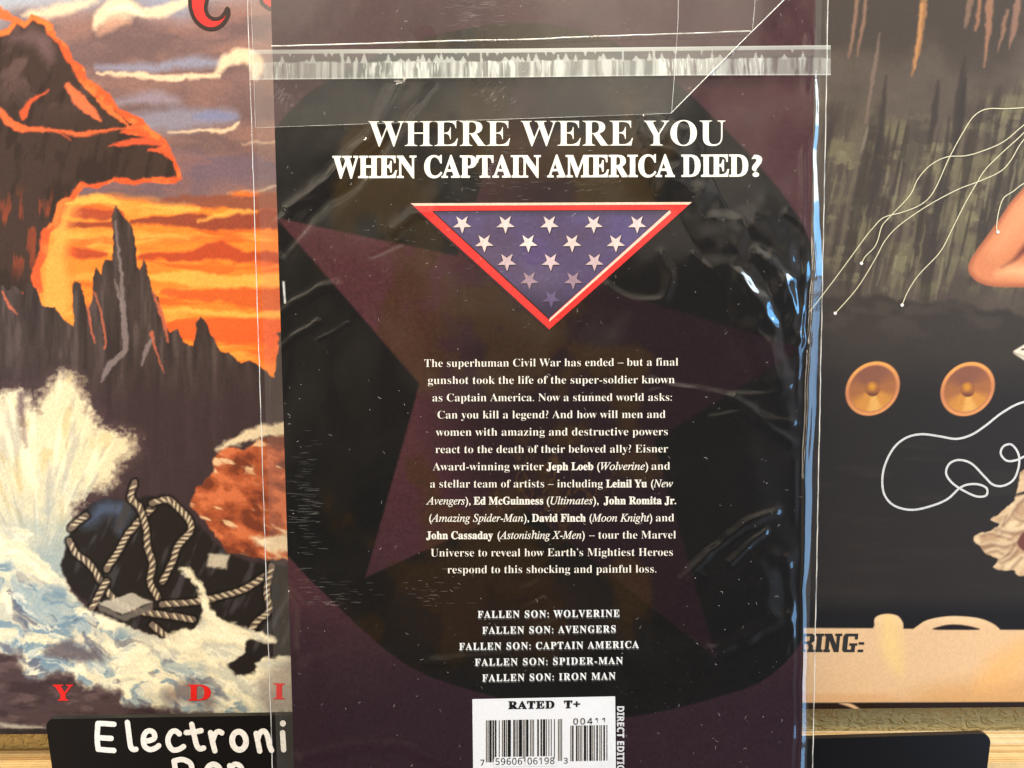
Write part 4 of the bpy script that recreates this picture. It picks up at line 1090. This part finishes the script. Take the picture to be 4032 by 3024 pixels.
def film_height(X, Y):
    cvh = Canvas(X, Y, (0, 0, 0))
    H = (fbm(X / 420, Y / 420, 601, 2) - .5) * 34 + (fbm(X / 130, Y / 160, 602, 2) - .5) * 4.0
    H += (fbm(X / 46, Y / 60, 603, 2) - .5) * 0.35
    for i, (pts, w_, h) in enumerate(ridges):
        P = smooth_line(pts, 6)
        tent = w_ < 0; w_ = abs(w_)          # a negative width means straight-sided facets
        mw_ = w_ * 3.2
        xs = [p[0] for p in P]; ys = [p[1] for p in P]
        sel = (X > min(xs) - mw_) & (X < max(xs) + mw_) & (Y > min(ys) - mw_) & (Y < max(ys) + mw_)
        x = X[sel] + (vn(X[sel] / 60, Y[sel] / 60, 610 + i) - .5) * w_ * .7; y = Y[sel] + (vn(X[sel] / 60, Y[sel] / 60, 650 + i) - .5) * w_ * .7
        d = cvh._d(x, y, P)
        H[sel] += h * (ss(0, .16, np.clip(1 - d / w_, 0, 1)) * np.clip(1 - d / w_, 0, 1) if tent else np.exp(-(d / w_) ** 2 * 1.6))
    # long fold on the right: a steep rise, then a facet that looks towards the window
    s_ = X - fold_x(Y)
    wd = np.interp(Y, [-400, 270, 350, 700, 950, 1500, 2150, 2300, 3100], [2, 2, 14, 20, 34, 38, 30, 18, 18])
    fold = np.where(s_ < 0, np.exp(-(s_ / 7.0) ** 2), np.clip(1 - s_ / wd, 0, 1))
    H += fold * wd * (0.30 + .08 * (vn(Y / 120, Y * 0 + 5, 704) - .3)) + (s_ > 0) * (s_ < wd) * (vn(s_ / 9, Y / 260, 705) - .5) * .8
    H += 2.2 * np.exp(-((s_ + 36) / 11) ** 2) * ss(.35, .6, vn(Y / 240, Y * 0, 700)) + 2.2 * np.exp(-((s_ - 50) / 7) ** 2) * ss(.4, .6, vn(Y / 160, Y * 0, 701))
    H *= ss(hx0 - 20, hx0 + 160, X) * .9 + .1
    return H
bx0 = float(COMIC.local([1028], [1512])[0][0]); bx1 = float(COMIC.local([3224], [1512])[0][0])
btop = float(COMIC.local([2016], [-420])[1][0]); bbot = cbot - 0.018
fy0 = float(COMIC.local([2016], [3070])[1][0]); fy1 = float(COMIC.local([2016], [-50])[1][0])
ax_ = np.concatenate((np.arange(bx0, float(COMIC.local([3130], [1512])[0][0]), 5.0 * PX), np.arange(float(COMIC.local([3130], [1512])[0][0]), bx1, 2.5 * PX), [bx1]))
ay_ = np.concatenate((np.linspace(bbot, fy0, 20, endpoint=False), np.arange(fy0, fy1, 5.0 * PX), np.linspace(fy1, btop, 16)))
A, Bm = np.meshgrid(ax_, ay_)
Xp, Yp = COMIC.pix(A, Bm)
me = grid_mesh(A, Bm, LIFT + film_height(Xp, Yp) * PX); me.flip_normals()
link('front_sheet', me, film('clear_film', 1.5, 0.003, 0.07, (0.985, 0.985, 0.98), 0.015, 200.0), bag)
link('back_sheet', mesh([(bx0, bbot, -.0034), (bx1, bbot, -.0034), (bx1, btop, -.0034), (bx0, btop, -.0034)], [(0, 1, 2, 3)]), film('clear_back_film', 1.0, 0.035, 0.12, (0.96, 0.955, 0.94), 0.1, 90.0), bag)
seam = milky('white_seam', (0.80, 0.78, 0.72), 0.55, 0.10, 0.15)
def tube(pts, r, name, mat, parent, z=LIFT, zs=None, sides=6):
    vs, fs = [], []
    a, b = COMIC.local([p[0] for p in pts], [p[1] for p in pts])
    for i in range(len(pts)):
        j0, j1 = max(i - 1, 0), min(i + 1, len(pts) - 1)
        d = np.array((a[j1] - a[j0], b[j1] - b[j0])); d /= np.hypot(*d) + 1e-12
        for k in range(sides):
            t = 2 * math.pi * k / sides
            vs.append((a[i] - d[1] * r * math.cos(t), b[i] + d[0] * r * math.cos(t), z + r * math.sin(t)))
    for i in range(len(pts) - 1):
        for k in range(sides):
            fs.append((i * sides + k, i * sides + (k + 1) % sides, (i + 1) * sides + (k + 1) % sides, (i + 1) * sides + k))
    return link(name, mesh(vs, fs, True), mat, parent)
def edge_line(x0, y0, x1, y1, n=60, jit=1.0):
    return [(x0 + (x1 - x0) * i / n + rnd.uniform(-jit, jit), y0 + (y1 - y0) * i / n) for i in range(n + 1)]
def at_x(xm, yy):
    return float(COMIC.pix(np.array([xm]), np.array([float(COMIC.local([2016], [yy])[1][0])]))[0][0])
tube(edge_line(at_x(bx0, -300), -300, at_x(bx0, 3150), 3150, 90), 0.00013, 'side_seam', seam, bag)
tube(edge_line(at_x(bx1, -300), -300, at_x(bx1, 3150), 3150, 90), 0.00017, 'side_seam', seam, bag)
# fold-over flap with its cut corner
flap_px = [(1018, 513), (2634, 457), (3090, 0), (3390, -300), (990, -300)]
a_, b_ = COMIC.local([p[0] for p in flap_px], [p[1] for p in flap_px])
zf = LIFT + 0.0016
link('flap', mesh([(a_[i], b_[i], zf) for i in range(5)], [tuple(range(5))]), film('flap_film', 1.4, 0.022, 0.10, (0.97, 0.97, 0.96), 0.0, 60.0), bag)
a_, b_ = COMIC.local([2634, 3090, 3390, 2960, 2655], [457, 0, -300, -300, -300])
thin = milky('film_cut_edge', (0.85, 0.84, 0.78), 0.40, 0.08, 0.2)
tube([(1018, 513), (1500, 496), (2100, 476), (2634, 457)], 0.00006, 'flap_edge', thin, bag, zf)
tube([(2634, 457), (2860, 228), (3090, 0), (3390, -300)], 0.00014, 'flap_edge', seam, bag, zf)
tube([(1000, 0), (1010, 250), (1018, 513)], 0.00006, 'flap_edge', thin, bag, zf)
tube([(2664, -100), (2661, 100), (2648, 300), (2636, 455)], 0.00007, 'crease', thin, bag, zf + .0002)
tube([(2964, -60), (2958, 60), (2950, 132)], 0.00007, 'crease', thin, bag, zf + .0002)
crs = smooth_line([(1080, 196), (1400, 188), (1700, 178), (1850, 174), (2050, 171), (2300, 160), (2600, 150), (2945, 138)], 6)
crs = [(x, y + rnd.uniform(-.8, .8)) for x, y in crs]
tube(crs, 0.00022, 'crease', milky('crease_glint', (0.92, 0.90, 0.82), 0.62, 0.15, 0.12), bag, zf + .0001)  # pale tube: the crease's bright shine is put into its colour
# adhesive strip
sx_ = np.arange(994, 3262, 3.5); tt = np.linspace(0, 1, 34)
ST, SX = np.meshgrid(tt, sx_, indexing='ij')
ytop = np.interp(SX, [994, 1080, 2000, 3180, 3262], [208, 207, 203, 190, 190]); ybot = np.interp(SX, [994, 2000, 2700, 3262], [324, 315, 307, 306])
SY = ytop + (ybot - ytop) * ST
mid = ss(1100, 1700, SX) * ss(3150, 2300, SX)
W = np.where(ST < .12 + .03 * vn(SX / 30, SX * 0, 805), .36 + .34 * mid, .10 + .06 * mid)
lowb = ss(.40, .44, ST + (vn(SX / 40, SX * 0, 800) - .5) * .06)
W = np.maximum(W, lowb * (.24 + .20 * mid))
wob = SX + (ST - .5) * 16 * (vn(SX / 110, SX * 0, 801) - .5)
stv = fbm(wob / 16, ST * .9, 802, 2)
fine = 1 - abs(vn(wob / 6.2, ST * .8, 803) - .5) * 2
W += lowb * (ss(.5, .72, stv) * (.10 + .24 * mid) + ss(.74, .96, fine) * (.26 + .40 * mid) * ss(.3, .6, vn(SX / 60, SX * 0, 804)))
W = W - lowb * ss(.45, .3, stv) * .14
rr = random.Random(21)
xk = 1120.0
while xk < 3150:
    up = rr.random() < .72
    hgt = rr.uniform(.08, .30) if up else rr.uniform(.05, .18)
    full = rr.random() < .13
    w_ = rr.uniform(6, 13)
    if full:
        prof = ss(1.0, .6, abs(SX - xk - 6 * (ST - .3)) / (w_ * (.6 + abs(ST - .3) * 1.2))) * (ST > .1) * (ST < .5)
    elif up:
        k_ = np.clip((ST - (.42 - hgt)) / hgt, 0, 1)
        prof = ss(1.0, .7, abs(SX - xk) / (w_ * k_ * 1.2 + .5)) * (k_ > 0) * (ST < .46)
    else:
        k_ = np.clip(((.12 + hgt) - ST) / hgt, 0, 1)
        prof = ss(1.0, .7, abs(SX - xk) / (w_ * k_ * .8 + .5)) * (k_ > 0)
    edge_ = np.clip(prof * (1 - prof) * 4, 0, 1)
    W = np.maximum(W, prof * (.36 + .26 * mid) + edge_ * (.16 + .14 * mid))
    xk += rr.choice((14, 18, 24, 30, 38, 52)) * (1.0 if 1500 < xk < 2700 else 1.7)
W += .25 * ss(.94, .99, ST) + .2 * ss(.05, .0, ST)
a_, b_ = COMIC.local(SX, SY)
me = grid_mesh(a_, b_, np.full_like(a_, LIFT + .0011)); 
at = me.attributes.new('paint', 'FLOAT_COLOR', 'POINT')
Wc = np.clip(W, 0, .95).reshape(-1, 1)
at.data.foreach_set('color', np.concatenate((Wc, Wc, Wc, np.ones_like(Wc)), 1).astype(np.float32).ravel())
link('adhesive_strip', me, milky('cloudy_adhesive', (0.70, 0.72, 0.67), None, 0.07, 0.12), bag)

# dust, lint and fine scratches on the film
dv, dfc = [], []
sv, sfc = [], []
def fleck(x, y, ln, w_, ang, bend=0.0, V=dv, F=dfc):
    n = 4; pts = []
    for i in range(n + 1):
        t = i / n - .5
        pts.append((x + math.cos(ang) * ln * t - math.sin(ang) * bend * (t * t) * 4, y + math.sin(ang) * ln * t + math.cos(ang) * bend * (t * t) * 4))
    for poly in ribbon(pts, [w_ * .4, w_, w_, w_, w_ * .4], False):
        a, b = COMIC.local([p[0] for p in poly], [p[1] for p in poly])
        s = len(V)
        zz = LIFT + 0.0019 if y < 520 else LIFT + 0.0016
        for i in range(4): V.append((a[i], b[i], zz))
        F.append((s, s + 1, s + 2, s + 3))
rr = random.Random(33)
for i in range(420):
    x = rr.uniform(1120, 3200); y = rr.uniform(0, 3024)
    if rr.random() < .55: fleck(x, y, rr.uniform(2, 4.2), rr.uniform(1.6, 2.8), rr.uniform(0, 3.1))
    else: fleck(x, y, rr.uniform(7, 17), rr.uniform(.7, 1.3), rr.uniform(0, 3.1), rr.uniform(-6, 6))
for cx, cy, dx, dy, n, a0, ln in ((1210, 1960, 50, 190, 110, .02, 46), (1330, 2330, 120, 60, 45, .02, 40), (1700, 2330, 90, 60, 25, .02, 34), (1870, 60, 90, 60, 70, -.05, 40), (1930, 380, 60, 50, 40, -.6, 22),
                                 (1120, 400, 60, 60, 60, -.75, 22), (2300, 720, 90, 40, 40, -.15, 26), (2000, 640, 200, 120, 60, -.05, 26), (1900, 720, 200, 40, 40, .03, 40), (2150, 950, 300, 200, 50, -.05, 20),
                                 (1650, 900, 260, 200, 40, .1, 18), (2400, 380, 80, 60, 30, -.2, 18), (1500, 300, 60, 20, 10, .3, 40), (2200, 40, 150, 80, 90, .8, 9), (2500, 130, 140, 60, 60, .4, 9),
                                 (2700, 2700, 300, 160, 60, .3, 5)):
    for i in range(n):
        fleck(rr.gauss(cx, dx * .6), rr.gauss(cy, dy * .6), ln * rr.uniform(.4, 1.2), rr.uniform(.4, .95), a0 + rr.gauss(0, .05), 0.0, sv, sfc)
d_ = link('fine_scratches', mesh(sv, sfc), milky('pale_scratch', (0.82, 0.80, 0.74), 0.17, 0.03, 0.3), bag)
d_['kind'] = 'stuff'
d_ = link('dust_specks', mesh(dv, dfc), milky('pale_dust', (0.82, 0.80, 0.74), 0.36, 0.03, 0.3), bag)
d_['kind'] = 'stuff'
